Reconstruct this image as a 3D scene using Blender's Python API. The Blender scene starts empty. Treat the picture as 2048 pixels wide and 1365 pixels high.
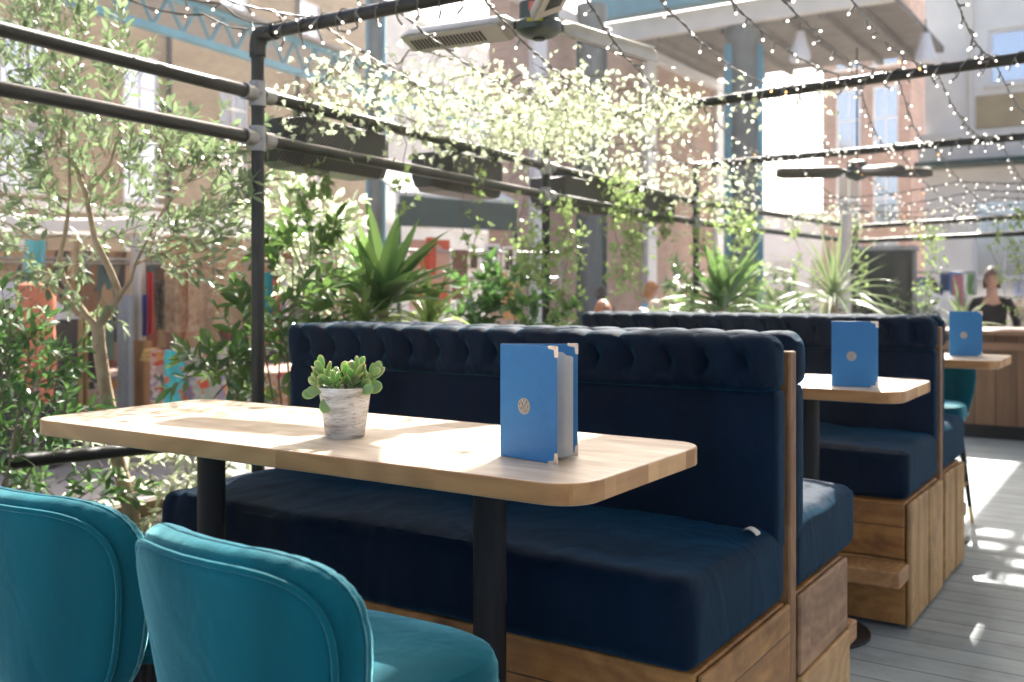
import bpy, bmesh, math, random
from mathutils import Vector, Matrix, noise
R = math.radians
PI = math.pi
rng = random.Random(7)
S = bpy.context.scene
COL = S.collection
H = 1.26                       # eye height above the deck
F = 1991.0                     # focal length in px of the 2048 px frame
TH = R(33.3)
FW = Vector((-math.sin(TH), math.cos(TH), 0)); RT = Vector((math.cos(TH), math.sin(TH), 0)); UP = Vector((0, 0, 1))
def at(x, y, t):
    """world point seen at (x, y) of the photo, t metres in front of the eye"""
    return Vector((0, 0, H)) + t * (FW + RT * ((x - 1024) / F) + UP * ((580 - y) / F))
def atY(x, y, Y):
    d = FW + RT * ((x - 1024) / F); return at(x, y, Y / d.y)
def atX(x, y, X):
    d = FW + RT * ((x - 1024) / F); return at(x, y, X / d.x)

# ---------------------------------------------------------------- materials
MATS = {}
def newmat(name):
    m = bpy.data.materials.new(name); m.use_nodes = True
    nt = m.node_tree; b = nt.nodes['Principled BSDF']
    return m, nt, b
def N(nt, t, **k):
    n = nt.nodes.new(t)
    for a, v in k.items(): setattr(n, a, v)
    return n
def ramp(nt, fac, stops):
    r = N(nt, 'ShaderNodeValToRGB'); e = r.color_ramp.elements
    while len(e) < len(stops): e.new(0.5)
    for i, (p, c) in enumerate(stops):
        e[i].position = p; e[i].color = (*c, 1)
    nt.links.new(fac, r.inputs[0]); return r.outputs[0]
def noise_fac(nt, scale=5, sc=(1, 1, 1), detail=4, dist=0, rough=.55, coord='Object'):
    tc = N(nt, 'ShaderNodeTexCoord'); mp = N(nt, 'ShaderNodeMapping'); mp.inputs['Scale'].default_value = sc
    nt.links.new(tc.outputs[coord], mp.inputs[0])
    n = N(nt, 'ShaderNodeTexNoise'); n.inputs['Scale'].default_value = scale; n.inputs['Detail'].default_value = detail
    n.inputs['Distortion'].default_value = dist; n.inputs['Roughness'].default_value = rough
    nt.links.new(mp.outputs[0], n.inputs['Vector']); return n.outputs[0]
def bump(nt, b, fac, strength=.3, dist=.01):
    bm_ = N(nt, 'ShaderNodeBump'); bm_.inputs['Strength'].default_value = strength; bm_.inputs['Distance'].default_value = dist
    nt.links.new(fac, bm_.inputs['Height']); nt.links.new(bm_.outputs[0], b.inputs['Normal'])
def plain(name, col, rough=.6, metal=0, var=.15, scale=6, bmp=0, spec=None, sheen=0, coat=0):
    if name in MATS: return MATS[name]
    m, nt, b = newmat(name)
    f = noise_fac(nt, scale)
    lo = tuple(c * (1 - var) for c in col); hi = tuple(min(1, c * (1 + var)) for c in col)
    nt.links.new(ramp(nt, f, [(.3, lo), (.7, hi)]), b.inputs['Base Color'])
    b.inputs['Roughness'].default_value = rough; b.inputs['Metallic'].default_value = metal
    if spec is not None: b.inputs['Specular IOR Level'].default_value = spec
    if sheen:
        b.inputs['Sheen Weight'].default_value = sheen; b.inputs['Sheen Roughness'].default_value = .35
    if coat: b.inputs['Coat Weight'].default_value = coat
    if bmp: bump(nt, b, noise_fac(nt, scale * 8), bmp)
    MATS[name] = m; return m
def wood(name, c1, c2, axis=0, strip=.05, block=.5, grain=1., rough=.5, var=.35, gaps=0, saxis=None, knots=0, dirt=0):
    """strips across one axis, blocks along the grain, fine stretched grain"""
    if name in MATS: return MATS[name]
    m, nt, b = newmat(name); L = nt.links.new
    tc = N(nt, 'ShaderNodeTexCoord'); sep = N(nt, 'ShaderNodeSeparateXYZ'); L(tc.outputs['Object'], sep.inputs[0])
    o2 = saxis if saxis is not None else (1 if axis == 0 else 0)
    def mth(op, a, v=None, v2=None):
        n = N(nt, 'ShaderNodeMath', operation=op)
        for i, q in enumerate((a, v, v2)):
            if q is None: continue
            if isinstance(q, (int, float)): n.inputs[i].default_value = q
            else: L(q, n.inputs[i])
        return n.outputs[0]
    su = mth('DIVIDE', sep.outputs[o2], strip); si = mth('FLOOR', su)
    wn0 = N(nt, 'ShaderNodeTexWhiteNoise', noise_dimensions='1D'); L(si, wn0.inputs['W'])
    bu = mth('ADD', mth('DIVIDE', sep.outputs[axis], block), mth('MULTIPLY', wn0.outputs[0], 7.3)); bi = mth('FLOOR', bu)
    cb = N(nt, 'ShaderNodeCombineXYZ'); L(si, cb.inputs[0]); L(bi, cb.inputs[1])
    wn = N(nt, 'ShaderNodeTexWhiteNoise', noise_dimensions='3D'); L(cb.outputs[0], wn.inputs['Vector'])
    sc = [26 * grain] * 3; sc[axis] = 2.2 * grain
    mp = N(nt, 'ShaderNodeMapping'); mp.inputs['Scale'].default_value = sc
    ad = N(nt, 'ShaderNodeVectorMath', operation='ADD'); cs = N(nt, 'ShaderNodeVectorMath', operation='SCALE'); cs.inputs['Scale'].default_value = 3.7
    L(wn.outputs[1], cs.inputs[0]); L(tc.outputs['Object'], ad.inputs[0]); L(cs.outputs[0], ad.inputs[1]); L(ad.outputs[0], mp.inputs[0])
    n = N(nt, 'ShaderNodeTexNoise'); n.inputs['Scale'].default_value = 1.6; n.inputs['Detail'].default_value = 7; n.inputs['Distortion'].default_value = .6
    L(mp.outputs[0], n.inputs['Vector'])
    f = mth('ADD', mth('MULTIPLY', n.outputs[0], 1 - var), mth('MULTIPLY', wn.outputs[0], var))
    c = ramp(nt, f, [(.25, c1), (.75, c2)])
    def mul(c_, fac, col):
        mx = N(nt, 'ShaderNodeMix', data_type='RGBA', blend_type='MULTIPLY'); L(fac, mx.inputs['Factor']); L(c_, mx.inputs['A']); mx.inputs['B'].default_value = (*col, 1); return mx.outputs['Result']
    if knots:
        sk = [knots * 2.2] * 3; sk[axis] = knots
        m2 = N(nt, 'ShaderNodeMapping'); m2.inputs['Scale'].default_value = sk; L(ad.outputs[0], m2.inputs[0])
        vn = N(nt, 'ShaderNodeTexVoronoi'); vn.inputs['Scale'].default_value = 1; L(m2.outputs[0], vn.inputs['Vector'])
        kk = mth('SUBTRACT', 1, mth('MULTIPLY', vn.outputs['Distance'], 6.5)); n_k = N(nt, 'ShaderNodeClamp'); L(kk, n_k.inputs[0])
        c = mul(c, n_k.outputs[0], (.30, .20, .14))
        rg = mth('MULTIPLY', mth('ADD', mth('SINE', mth('MULTIPLY', vn.outputs['Distance'], 46)), 1), .22)
        c = mul(c, rg, (.62, .52, .42))
    if dirt:
        nd = N(nt, 'ShaderNodeTexNoise'); nd.inputs['Scale'].default_value = 5; nd.inputs['Detail'].default_value = 8; nd.inputs['Roughness'].default_value = .7; L(tc.outputs['Object'], nd.inputs['Vector'])
        mr = N(nt, 'ShaderNodeMapRange'); mr.inputs[1].default_value = .48; mr.inputs[2].default_value = .72; L(nd.outputs[0], mr.inputs[0])
        c = mul(c, mth('MULTIPLY', mr.outputs[0], dirt), (.38, .33, .28))
    if gaps:
        fr = mth('FRACT', su); g = mth('LESS_THAN', fr, gaps)
        mx = N(nt, 'ShaderNodeMix', data_type='RGBA'); L(g, mx.inputs['Factor']); L(c, mx.inputs['A']); mx.inputs['B'].default_value = (*[q * .25 for q in c1], 1)
        c = mx.outputs['Result']
    L(c, b.inputs['Base Color']); b.inputs['Roughness'].default_value = rough
    bump(nt, b, n.outputs[0], .25, .003)
    MATS[name] = m; return m
def velvet(name, col, tip, sheen=.8, blot=5, wrk=.45):
    if name in MATS: return MATS[name]
    m, nt, b = newmat(name); L = nt.links.new
    f = noise_fac(nt, blot, (1, 1, .45), detail=6, dist=.7, rough=.6)
    L(ramp(nt, f, [(.28, tuple(c * .55 for c in col)), (.5, col), (.72, tuple(c * 1.35 for c in col))]), b.inputs['Base Color'])
    b.inputs['Roughness'].default_value = .72; b.inputs['Specular IOR Level'].default_value = .12
    b.inputs['Sheen Weight'].default_value = sheen; b.inputs['Sheen Roughness'].default_value = .3; b.inputs['Sheen Tint'].default_value = (*tip, 1)
    n1 = noise_fac(nt, 420, detail=2); n2 = noise_fac(nt, 5, (1.4, 1.4, .9), detail=2, dist=1.2); n3 = noise_fac(nt, 15, (1, 1, .6), detail=2, dist=.8)
    ma = N(nt, 'ShaderNodeMath', operation='MULTIPLY_ADD'); L(n2, ma.inputs[0]); ma.inputs[1].default_value = 5.; L(n1, ma.inputs[2])
    mb_ = N(nt, 'ShaderNodeMath', operation='MULTIPLY_ADD'); L(n3, mb_.inputs[0]); mb_.inputs[1].default_value = .7; L(ma.outputs[0], mb_.inputs[2])
    bump(nt, b, mb_.outputs[0], wrk, .004)
    MATS[name] = m; return m
def leafmat(name, dark, light, gloss=.35, trans=.45, tcol=None):
    if name in MATS: return MATS[name]
    m, nt, b = newmat(name); L = nt.links.new
    a = N(nt, 'ShaderNodeAttribute', attribute_name='rnd')
    c = ramp(nt, a.outputs['Fac'], [(0, dark), (.65, light), (1, tuple(min(1, q * 1.7) for q in light))])
    L(c, b.inputs['Base Color']); b.inputs['Roughness'].default_value = gloss; b.inputs['Specular IOR Level'].default_value = .6
    t = N(nt, 'ShaderNodeBsdfTranslucent')
    mx = N(nt, 'ShaderNodeMix', data_type='RGBA', blend_type='MIX'); mx.inputs['Factor'].default_value = .7
    L(c, mx.inputs['A']); mx.inputs['B'].default_value = (*(tcol or tuple(min(1, q * 3.2) for q in light)), 1)
    L(mx.outputs['Result'], t.inputs['Color'])
    ms = N(nt, 'ShaderNodeMixShader'); ms.inputs[0].default_value = trans
    L(b.outputs[0], ms.inputs[1]); L(t.outputs[0], ms.inputs[2]); L(ms.outputs[0], nt.nodes['Material Output'].inputs['Surface'])
    MATS[name] = m; return m
def brick(name, c1, c2, mortar, bw=.23, rh=.075, flip=False):
    if name in MATS: return MATS[name]
    m, nt, b = newmat(name); L = nt.links.new
    tc = N(nt, 'ShaderNodeTexCoord'); sep = N(nt, 'ShaderNodeSeparateXYZ'); L(tc.outputs['Object'], sep.inputs[0])
    cb = N(nt, 'ShaderNodeCombineXYZ'); L(sep.outputs[1 if flip else 0], cb.inputs[0]); L(sep.outputs[2], cb.inputs[1])
    bt = N(nt, 'ShaderNodeTexBrick'); L(cb.outputs[0], bt.inputs['Vector']); bt.inputs['Scale'].default_value = 1
    bt.inputs['Brick Width'].default_value = bw; bt.inputs['Row Height'].default_value = rh; bt.inputs['Mortar Size'].default_value = .006
    bt.inputs['Color1'].default_value = (*c1, 1); bt.inputs['Color2'].default_value = (*c2, 1); bt.inputs['Mortar'].default_value = (*mortar, 1)
    f = noise_fac(nt, .8, detail=6)
    mx = N(nt, 'ShaderNodeMix', data_type='RGBA', blend_type='MULTIPLY'); mx.inputs['Factor'].default_value = .7
    L(bt.outputs[0], mx.inputs['A']); L(ramp(nt, f, [(.3, (.6, .58, .55)), (.7, (1, 1, 1))]), mx.inputs['B'])
    L(mx.outputs['Result'], b.inputs['Base Color']); b.inputs['Roughness'].default_value = .9
    MATS[name] = m; return m
def blotch(name, cols, scale=8, rough=.8, sc=(1, 1, 1), const=True, vor=True):
    """printed cloth: patches of several colours"""
    if name in MATS: return MATS[name]
    m, nt, b = newmat(name); L = nt.links.new
    tc = N(nt, 'ShaderNodeTexCoord'); mp = N(nt, 'ShaderNodeMapping'); mp.inputs['Scale'].default_value = sc
    L(tc.outputs['Object'], mp.inputs[0])
    n0 = N(nt, 'ShaderNodeTexNoise'); n0.inputs['Scale'].default_value = scale * .8; L(mp.outputs[0], n0.inputs['Vector'])
    mixv = N(nt, 'ShaderNodeVectorMath', operation='MULTIPLY_ADD'); L(n0.outputs[1], mixv.inputs[0]); mixv.inputs[1].default_value = (.25,) * 3; L(mp.outputs[0], mixv.inputs[2])
    v = N(nt, 'ShaderNodeTexVoronoi'); v.inputs['Scale'].default_value = scale; L(mixv.outputs[0], v.inputs['Vector'])
    s = N(nt, 'ShaderNodeSeparateColor'); L(v.outputs['Color'], s.inputs[0])
    r = N(nt, 'ShaderNodeValToRGB'); r.color_ramp.interpolation = 'CONSTANT'; e = r.color_ramp.elements
    while len(e) < len(cols): e.new(.5)
    for i, c in enumerate(cols): e[i].position = i / len(cols); e[i].color = (*c, 1)
    L(s.outputs[0], r.inputs[0]); L(r.outputs[0], b.inputs['Base Color']); b.inputs['Roughness'].default_value = rough
    MATS[name] = m; return m
def emis(name, col, st):
    if name in MATS: return MATS[name]
    m, nt, b = newmat(name); b.inputs['Base Color'].default_value = (*col, 1); b.inputs['Emission Color'].default_value = (*col, 1); b.inputs['Emission Strength'].default_value = st
    b.inputs['Roughness'].default_value = .2
    MATS[name] = m; return m

# ---------------------------------------------------------------- objects
def tag(o, label=None, cat=None, group=None, kind=None):
    if label: o['label'] = label
    if cat: o['category'] = cat
    if group: o['group'] = group
    if kind: o['kind'] = kind
    return o
def thing(name, loc, label, cat, group=None, kind=None):
    o = bpy.data.objects.new(name, None); o.empty_display_size = .1; COL.objects.link(o); o.location = Vector(loc)
    return tag(o, label, cat, group, kind)
def chain_off(p):
    v = Vector((0, 0, 0))
    while p is not None: v += p.location; p = p.parent
    return v
class MB:
    def __init__(s): s.v = []; s.f = []; s.r = []; s.m = []
    def add(s, vs, fs, r=None, m=0):
        o = len(s.v); s.v += [Vector(q) for q in vs]
        for f in fs: s.f.append([i + o for i in f]); s.r.append(rng.random() if r is None else r); s.m.append(m)
        return s
    def box(s, c, d, rot=None, m=0, r=None):
        c = Vector(c); hx, hy, hz = d[0] / 2, d[1] / 2, d[2] / 2
        vs = [Vector((x, y, z)) for x in (-hx, hx) for y in (-hy, hy) for z in (-hz, hz)]
        if rot is not None: vs = [rot @ q for q in vs]
        s.add([q + c for q in vs], [(0, 1, 3, 2), (4, 6, 7, 5), (0, 4, 5, 1), (2, 3, 7, 6), (0, 2, 6, 4), (1, 5, 7, 3)], r, m); return s
    def bx(s, x0, x1, y0, y1, z0, z1, m=0):
        return s.box(((x0 + x1) / 2, (y0 + y1) / 2, (z0 + z1) / 2), (x1 - x0, y1 - y0, z1 - z0), None, m)
    def tube(s, pts, rad, n=12, cap=True, m=0):
        pts = [Vector(p) for p in pts]; k = len(pts)
        if isinstance(rad, (int, float)): rad = [rad] * k
        vs = []; prev = None
        for i, p in enumerate(pts):
            d = (pts[min(i + 1, k - 1)] - pts[max(i - 1, 0)])
            d = d.normalized() if d.length > 1e-9 else Vector((0, 0, 1))
            if prev is None:
                a = Vector((0, 0, 1)) if abs(d.z) < .9 else Vector((1, 0, 0)); u = d.cross(a).normalized()
            else:
                u = (prev - d * prev.dot(d));
                u = u.normalized() if u.length > 1e-6 else d.orthogonal().normalized()
            prev = u; w = d.cross(u)
            vs += [p + (u * math.cos(2 * PI * j / n) + w * math.sin(2 * PI * j / n)) * rad[i] for j in range(n)]
        fs = [(i * n + j, i * n + (j + 1) % n, (i + 1) * n + (j + 1) % n, (i + 1) * n + j) for i in range(k - 1) for j in range(n)]
        if cap: fs += [tuple(range(n))[::-1], tuple((k - 1) * n + j for j in range(n))]
        s.add(vs, fs, None, m); return s
    def lathe(s, prof, c=(0, 0, 0), n=32, m=0):
        c = Vector(c); vs = []; k = len(prof)
        for r_, z in prof: vs += [c + Vector((r_ * math.cos(2 * PI * j / n), r_ * math.sin(2 * PI * j / n), z)) for j in range(n)]
        fs = [(i * n + j, i * n + (j + 1) % n, (i + 1) * n + (j + 1) % n, (i + 1) * n + j) for i in range(k - 1) for j in range(n)]
        fs += [tuple(range(n))[::-1], tuple((k - 1) * n + j for j in range(n))]
        s.add(vs, fs, None, m); return s
    def prism(s, poly, z0, z1, m=0, side=None):
        k = len(poly); vs = [Vector((x, y, z)) for z in (z0, z1) for x, y in poly]
        s.add(vs, [tuple(range(k))[::-1], tuple(range(k, 2 * k))], None, m)
        o = len(s.v) - 2 * k
        for i in range(k):
            j = (i + 1) % k; dx, dy = poly[j][0] - poly[i][0], poly[j][1] - poly[i][1]
            s.f.append([o + i, o + j, o + k + j, o + k + i]); s.r.append(.5); s.m.append(m if side is None else side[0] if abs(dx) > abs(dy) else side[1])
        return s
    def grid(s, fn, nu, nv, m=0, closeu=False):
        vs = [Vector(fn(i / nu, j / nv)) for j in range(nv + 1) for i in range(nu + 1)]
        w = nu + 1
        s.add(vs, [(j * w + i, j * w + i + 1, (j + 1) * w + i + 1, (j + 1) * w + i) for j in range(nv) for i in range(nu)], None, m); return s
    def ball(s, c, r, n=12, k=8, m=0):
        r = Vector(r) if not isinstance(r, (int, float)) else Vector((r, r, r)); c = Vector(c)
        vs = [c + Vector((r.x * math.sin(PI * i / k) * math.cos(2 * PI * j / n), r.y * math.sin(PI * i / k) * math.sin(2 * PI * j / n), r.z * math.cos(PI * i / k))) for i in range(1, k) for j in range(n)]
        o = len(vs); vs += [c + Vector((0, 0, r.z)), c - Vector((0, 0, r.z))]
        fs = [(i * n + j, (i + 1) * n + j, (i + 1) * n + (j + 1) % n, i * n + (j + 1) % n) for i in range(k - 2) for j in range(n)]
        fs += [(o, j, (j + 1) % n) for j in range(n)] + [(o + 1, (k - 2) * n + (j + 1) % n, (k - 2) * n + j) for j in range(n)]
        s.add(vs, fs, None, m); return s
    def leaf(s, p, d, n, L, W, fold=.25, m=0, curl=.15, shape=0):
        """a leaf of six faces: base p, direction d, face normal n"""
        d = d.normalized(); n = (n - d * n.dot(d));
        n = n.normalized() if n.length > 1e-5 else d.orthogonal().normalized()
        w = d.cross(n)
        if shape == 2:
            pol = [(0, .16), (-62, .20), (-70, .62), (-35, .46), (-30, .80), (-14, .60), (0, 1.05), (14, .60), (30, .80), (35, .46), (70, .62), (62, .20)][1:]
            vs = [p + d * L * .22]
            for a_, r_ in pol:
                q = R(a_); lx = math.sin(q) * r_ * W * .95; ly = math.cos(q) * r_ * L + (.0 if r_ > .25 else -.02 * L)
                vs.append(p + d * ly + w * lx + n * (fold * abs(lx) * .8 - curl * L * (r_ ** 2) * .6))
            k = len(pol); s.add(vs, [(0, i, i + 1) for i in range(1, k)] + [(0, k, 1)], rng.random(), m); return s
        st = [(0, .12), (.3, .85), (.6, .95), (.85, .5)] if shape == 0 else [(0, .3), (.18, 1.), (.5, .8), (.8, .35)]
        vs = []
        for t, k in st:
            c = p + d * L * t - n * curl * L * t * t
            vs += [c + w * W * .5 * k + n * fold * W * .5 * k, c, c - w * W * .5 * k + n * fold * W * .5 * k]
        vs.append(p + d * L - n * curl * L)
        fs = []
        for i in range(3):
            a = i * 3; fs += [(a, a + 1, a + 4, a + 3), (a + 1, a + 2, a + 5, a + 4)]
        fs += [(9, 10, 12), (10, 11, 12)]
        s.add(vs, fs, rng.random(), m); return s
    def build(s, name, mat, parent=None, loc=None, smooth=True, bevel=0, seg=2, local=False, subd=0, auto=35):
        me = bpy.data.meshes.new(name)
        off = Vector((0, 0, 0)) if local else (chain_off(parent) if parent is not None else (Vector(loc) if loc is not None else Vector((0, 0, 0))))
        me.from_pydata([q - off for q in s.v], [], s.f)
        mats = mat if isinstance(mat, (list, tuple)) else [mat]
        for q in mats: me.materials.append(q)
        me.polygons.foreach_set('material_index', s.m)
        at_ = me.attributes.new('rnd', 'FLOAT', 'FACE'); at_.data.foreach_set('value', s.r)
        me.polygons.foreach_set('use_smooth', [smooth] * len(s.f))
        me.update(); me.validate()
        o = bpy.data.objects.new(name, me); COL.objects.link(o)
        if parent is not None: o.parent = parent
        elif loc is not None: o.location = Vector(loc)
        if bevel:
            b = o.modifiers.new('b', 'BEVEL'); b.width = bevel; b.segments = seg; b.limit_method = 'ANGLE'; b.angle_limit = R(auto)
        if subd:
            q = o.modifiers.new('s', 'SUBSURF'); q.levels = subd; q.render_levels = subd
        if smooth and (bevel or auto < 180) and not subd:
            try:
                me.set_sharp_from_angle(angle=R(auto if not bevel else 60))
            except Exception: pass
        return o
def copy_tree(o, parent=None):
    c = o.copy(); COL.objects.link(c); c.parent = parent
    for ch in list(o.children): copy_tree(ch, c)
    return c
def rotz(a): return Matrix.Rotation(a, 3, 'Z')
def rrect(x0, x1, y0, y1, r, n=6):
    out = []
    for cx, cy, a in ((x1 - r, y1 - r, 0), (x0 + r, y1 - r, 90), (x0 + r, y0 + r, 180), (x1 - r, y0 + r, 270)):
        for i in range(n + 1):
            q = R(a + 90 * i / n); out.append((cx + r * math.cos(q), cy + r * math.sin(q)))
    return out
def rv(): 
    while True:
        v = Vector((rng.uniform(-1, 1), rng.uniform(-1, 1), rng.uniform(-1, 1)))
        if .05 < v.length < 1: return v.normalized()

# ---------------------------------------------------------------- palette
OAK = wood('oak_block', (.54, .43, .315), (.74, .63, .50), 0, .045, .42, .8, .34, .5, knots=1.2, dirt=.12)  # worn pale top; sun-blown brightness also put into the colour
OAKE = wood('oak_edge', (.38, .175, .055), (.62, .335, .12), 0, .045, .42, .8, .42, .45, knots=1.6)
OAKEY = wood('oak_end_grain', (.34, .16, .05), (.68, .40, .17), 1, 9, .045, .8, .45, .55)
PINE = wood('pine_sleeper', (.16, .06, .015), (.50, .24, .06), 0, .19, 2.4, .55, .6, .35, .02, 2, knots=2.6, dirt=.8)
PINEY = wood('pine_end', (.18, .085, .03), (.46, .25, .10), 1, .26, 2.0, .55, .6, .35, 0, 2, knots=3, dirt=.7)
PINEV = wood('pine_upright', (.17, .08, .028), (.40, .21, .08), 2, .09, 2.5, .6, .6, .3, .0, 0, knots=2, dirt=.5)
CEDAR = wood('brown_boards', (.11, .05, .022), (.26, .13, .06), 2, .14, 3, .5, .6, .4, .04, 0)
DECK = wood('deck_boards', (.25, .30, .32), (.37, .42, .44), 0, .145, 3.6, .5, .55, .3, .045, 1, dirt=.45)
NAVY = velvet('navy_velvet', (.0007, .0085, .0235), (.02, .33, .58), .30, 2.2, .5)
TEAL = velvet('teal_velvet', (.0, .092, .122), (.38, .92, 1.), 1.0, 2.5, .3)
STEEL = plain('dark_pipe', (.032, .033, .028), .38, .55, .3, 9, .05)
GALV = plain('pipe_fitting', (.30, .30, .29), .45, .7, .2, 20, .1)
BLACKM = plain('black_powder_coat', (.008, .008, .009), .4, .3, .2, 300, .4)
BRASS = plain('brass', (.65, .45, .22), .3, 1, .1, 20)
MBLUE = plain('menu_blue', (.025, .175, .39), .5, 0, .06, 60, .12)
PAPER = plain('paper', (.62, .60, .56), .8, 0, .05, 20)
COIN = plain('coin_gold', (.52, .42, .30), .4, .6, .1, 40)
INK = plain('ink_navy', (.01, .02, .10), .6)
CONC = None
def concrete():
    m, nt, b = newmat('whitewashed_concrete'); L = nt.links.new
    f = noise_fac(nt, 9, (1, 1, 5), 8, .4); f2 = noise_fac(nt, 60, (1, 1, 6), 6)
    a = ramp(nt, f, [(.35, (.34, .30, .25)), (.5, (.55, .52, .47)), (.65, (.70, .68, .65))])
    mx = N(nt, 'ShaderNodeMix', data_type='RGBA', blend_type='MULTIPLY'); mx.inputs['Factor'].default_value = .8
    L(a, mx.inputs['A']); L(ramp(nt, f2, [(.36, (.55, .52, .5)), (.48, (1, 1, 1))]), mx.inputs['B']); L(mx.outputs['Result'], b.inputs['Base Color'])
    b.inputs['Roughness'].default_value = .9; bump(nt, b, f2, .4, .003); return m
CONC = concrete()

# ---------------------------------------------------------------- ground
def struct(mb, name, mat, **k):
    o = mb.build(name, mat, **k); o['kind'] = 'structure'; return o
PAVE = plain('street_paving', (.27, .25, .235), .85, 0, .2, 1.5, .1)
struct(MB().add([(-600, -600, -.15), (600, -600, -.15), (600, 600, -.15), (-600, 600, -.15)], [(0, 1, 2, 3)]), 'street', PAVE)
struct(MB().bx(-3.72, 8, -4, 11.4, -.14, 0), 'deck_floor', DECK, bevel=.004)

# ---------------------------------------------------------------- tables
def make_table(x0, x1, y0, y1, label):
    zt = H - .335
    t = thing('wooden_table', ((x0 + x1) / 2, (y0 + y1) / 2, 0), label, 'table', 'oak topped tables set between the booths')
    MB().prism(rrect(x0, x1, y0, y1, .075, 8), zt - .040, zt, side=(1, 2)).build('tabletop', [OAK, OAKE, OAKEY], t, bevel=.0035, seg=3)
    for lx in (x0 + .37, x1 - .38):
        lg = MB().tube([(lx, (y0 + y1) / 2, .014), (lx, (y0 + y1) / 2, zt - .048)], .036, 28).build('leg', BLACKM, t)
        MB().lathe([(.0, 0.002), (.215, .002), (.215, .010), (.20, .016), (.06, .022), (.045, .04), (.0, .04)], (lx, (y0 + y1) / 2, 0), 32).build('base_plate', BLACKM, lg)
        MB().box((lx, (y0 + y1) / 2, zt - .0445), (.24, .24, .008)).build('mounting_plate', BLACKM, lg, smooth=False)
    return t
make_table(-2.478, -.835, 1.475, 2.05, 'large oak table holding the succulent pot and an open blue menu, nearest the camera')
make_table(-2.44, -.722, 3.40, 3.96, 'second oak table, behind the first booth, with a closed blue menu near its end')
make_table(-2.40, -.655, 5.13, 5.69, 'farthest oak table, over the dining chair by the aisle')

# ---------------------------------------------------------------- booths
XL, XR = -2.485, -.80
def tuft(fn_len, name, x0, x1, y, zc, h, th, sgn, parent):
    """head roll with folds: swept closed profile along x; sgn = -1 faces -y"""
    nx, npf = 420, 44; pitch = .107
    mb = MB(); vs = []
    for i in range(nx + 1):
        u = i / nx; x = x0 + (x1 - x0) * u
        e = min(1, min(u, 1 - u) * (x1 - x0) / .05); e = math.sqrt(max(0, 1 - (1 - e) ** 2)) * .9 + .1
        for j in range(npf):
            a = 2 * PI * j / npf
            ca, sa = math.cos(a), math.sin(a)
            py = math.copysign(abs(ca) ** .55, ca); pz = math.copysign(abs(sa) ** .5, sa)
            front = max(0, py); zz = (pz + 1) / 2
            ph = (x - x0) / pitch + .12 * noise.noise(Vector((x * 7, 3.1, y)))
            def cr(p_, w_): 
                q_ = ((p_ + .5) % 1) - .5; return math.exp(-abs(q_ / w_) ** 1.3)
            if zz > .5: crease = cr(ph + (zz - .5) * .75, .085)
            else: crease = max(cr(ph + (zz - .5) * 1.0, .08), cr(ph - (zz - .5) * 1.0, .08)) * min(1, zz * 4) * .75
            btn = math.exp(-((((ph + .5) % 1) - .5) / .17) ** 2 - ((zz - .5) / .20) ** 2) * front
            bul = abs(math.cos(PI * (ph + max(0, zz - .5) * .55 + .5)))
            yy = y + sgn * (th / 2 * py * e) - sgn * front * (.010 * crease + .030 * btn - .010 * bul)
            zz2 = zc + (h / 2) * pz * (1 - (1 - e) * .5) - .007 * crease * max(0, pz) ** 2 + .003 * bul * max(0, pz)
            ww = noise.noise(Vector((x * 5, j * .2, zc))) * .003
            vs.append((x, yy + ww, zz2 + ww))
    fs = [(i * npf + j, i * npf + (j + 1) % npf, (i + 1) * npf + (j + 1) % npf, (i + 1) * npf + j) for i in range(nx) for j in range(npf)]
    fs += [tuple(range(npf))[::-1], tuple(nx * npf + j for j in range(npf))]
    mb.add(vs, fs); return mb.build(name, NAVY, parent)
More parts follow.
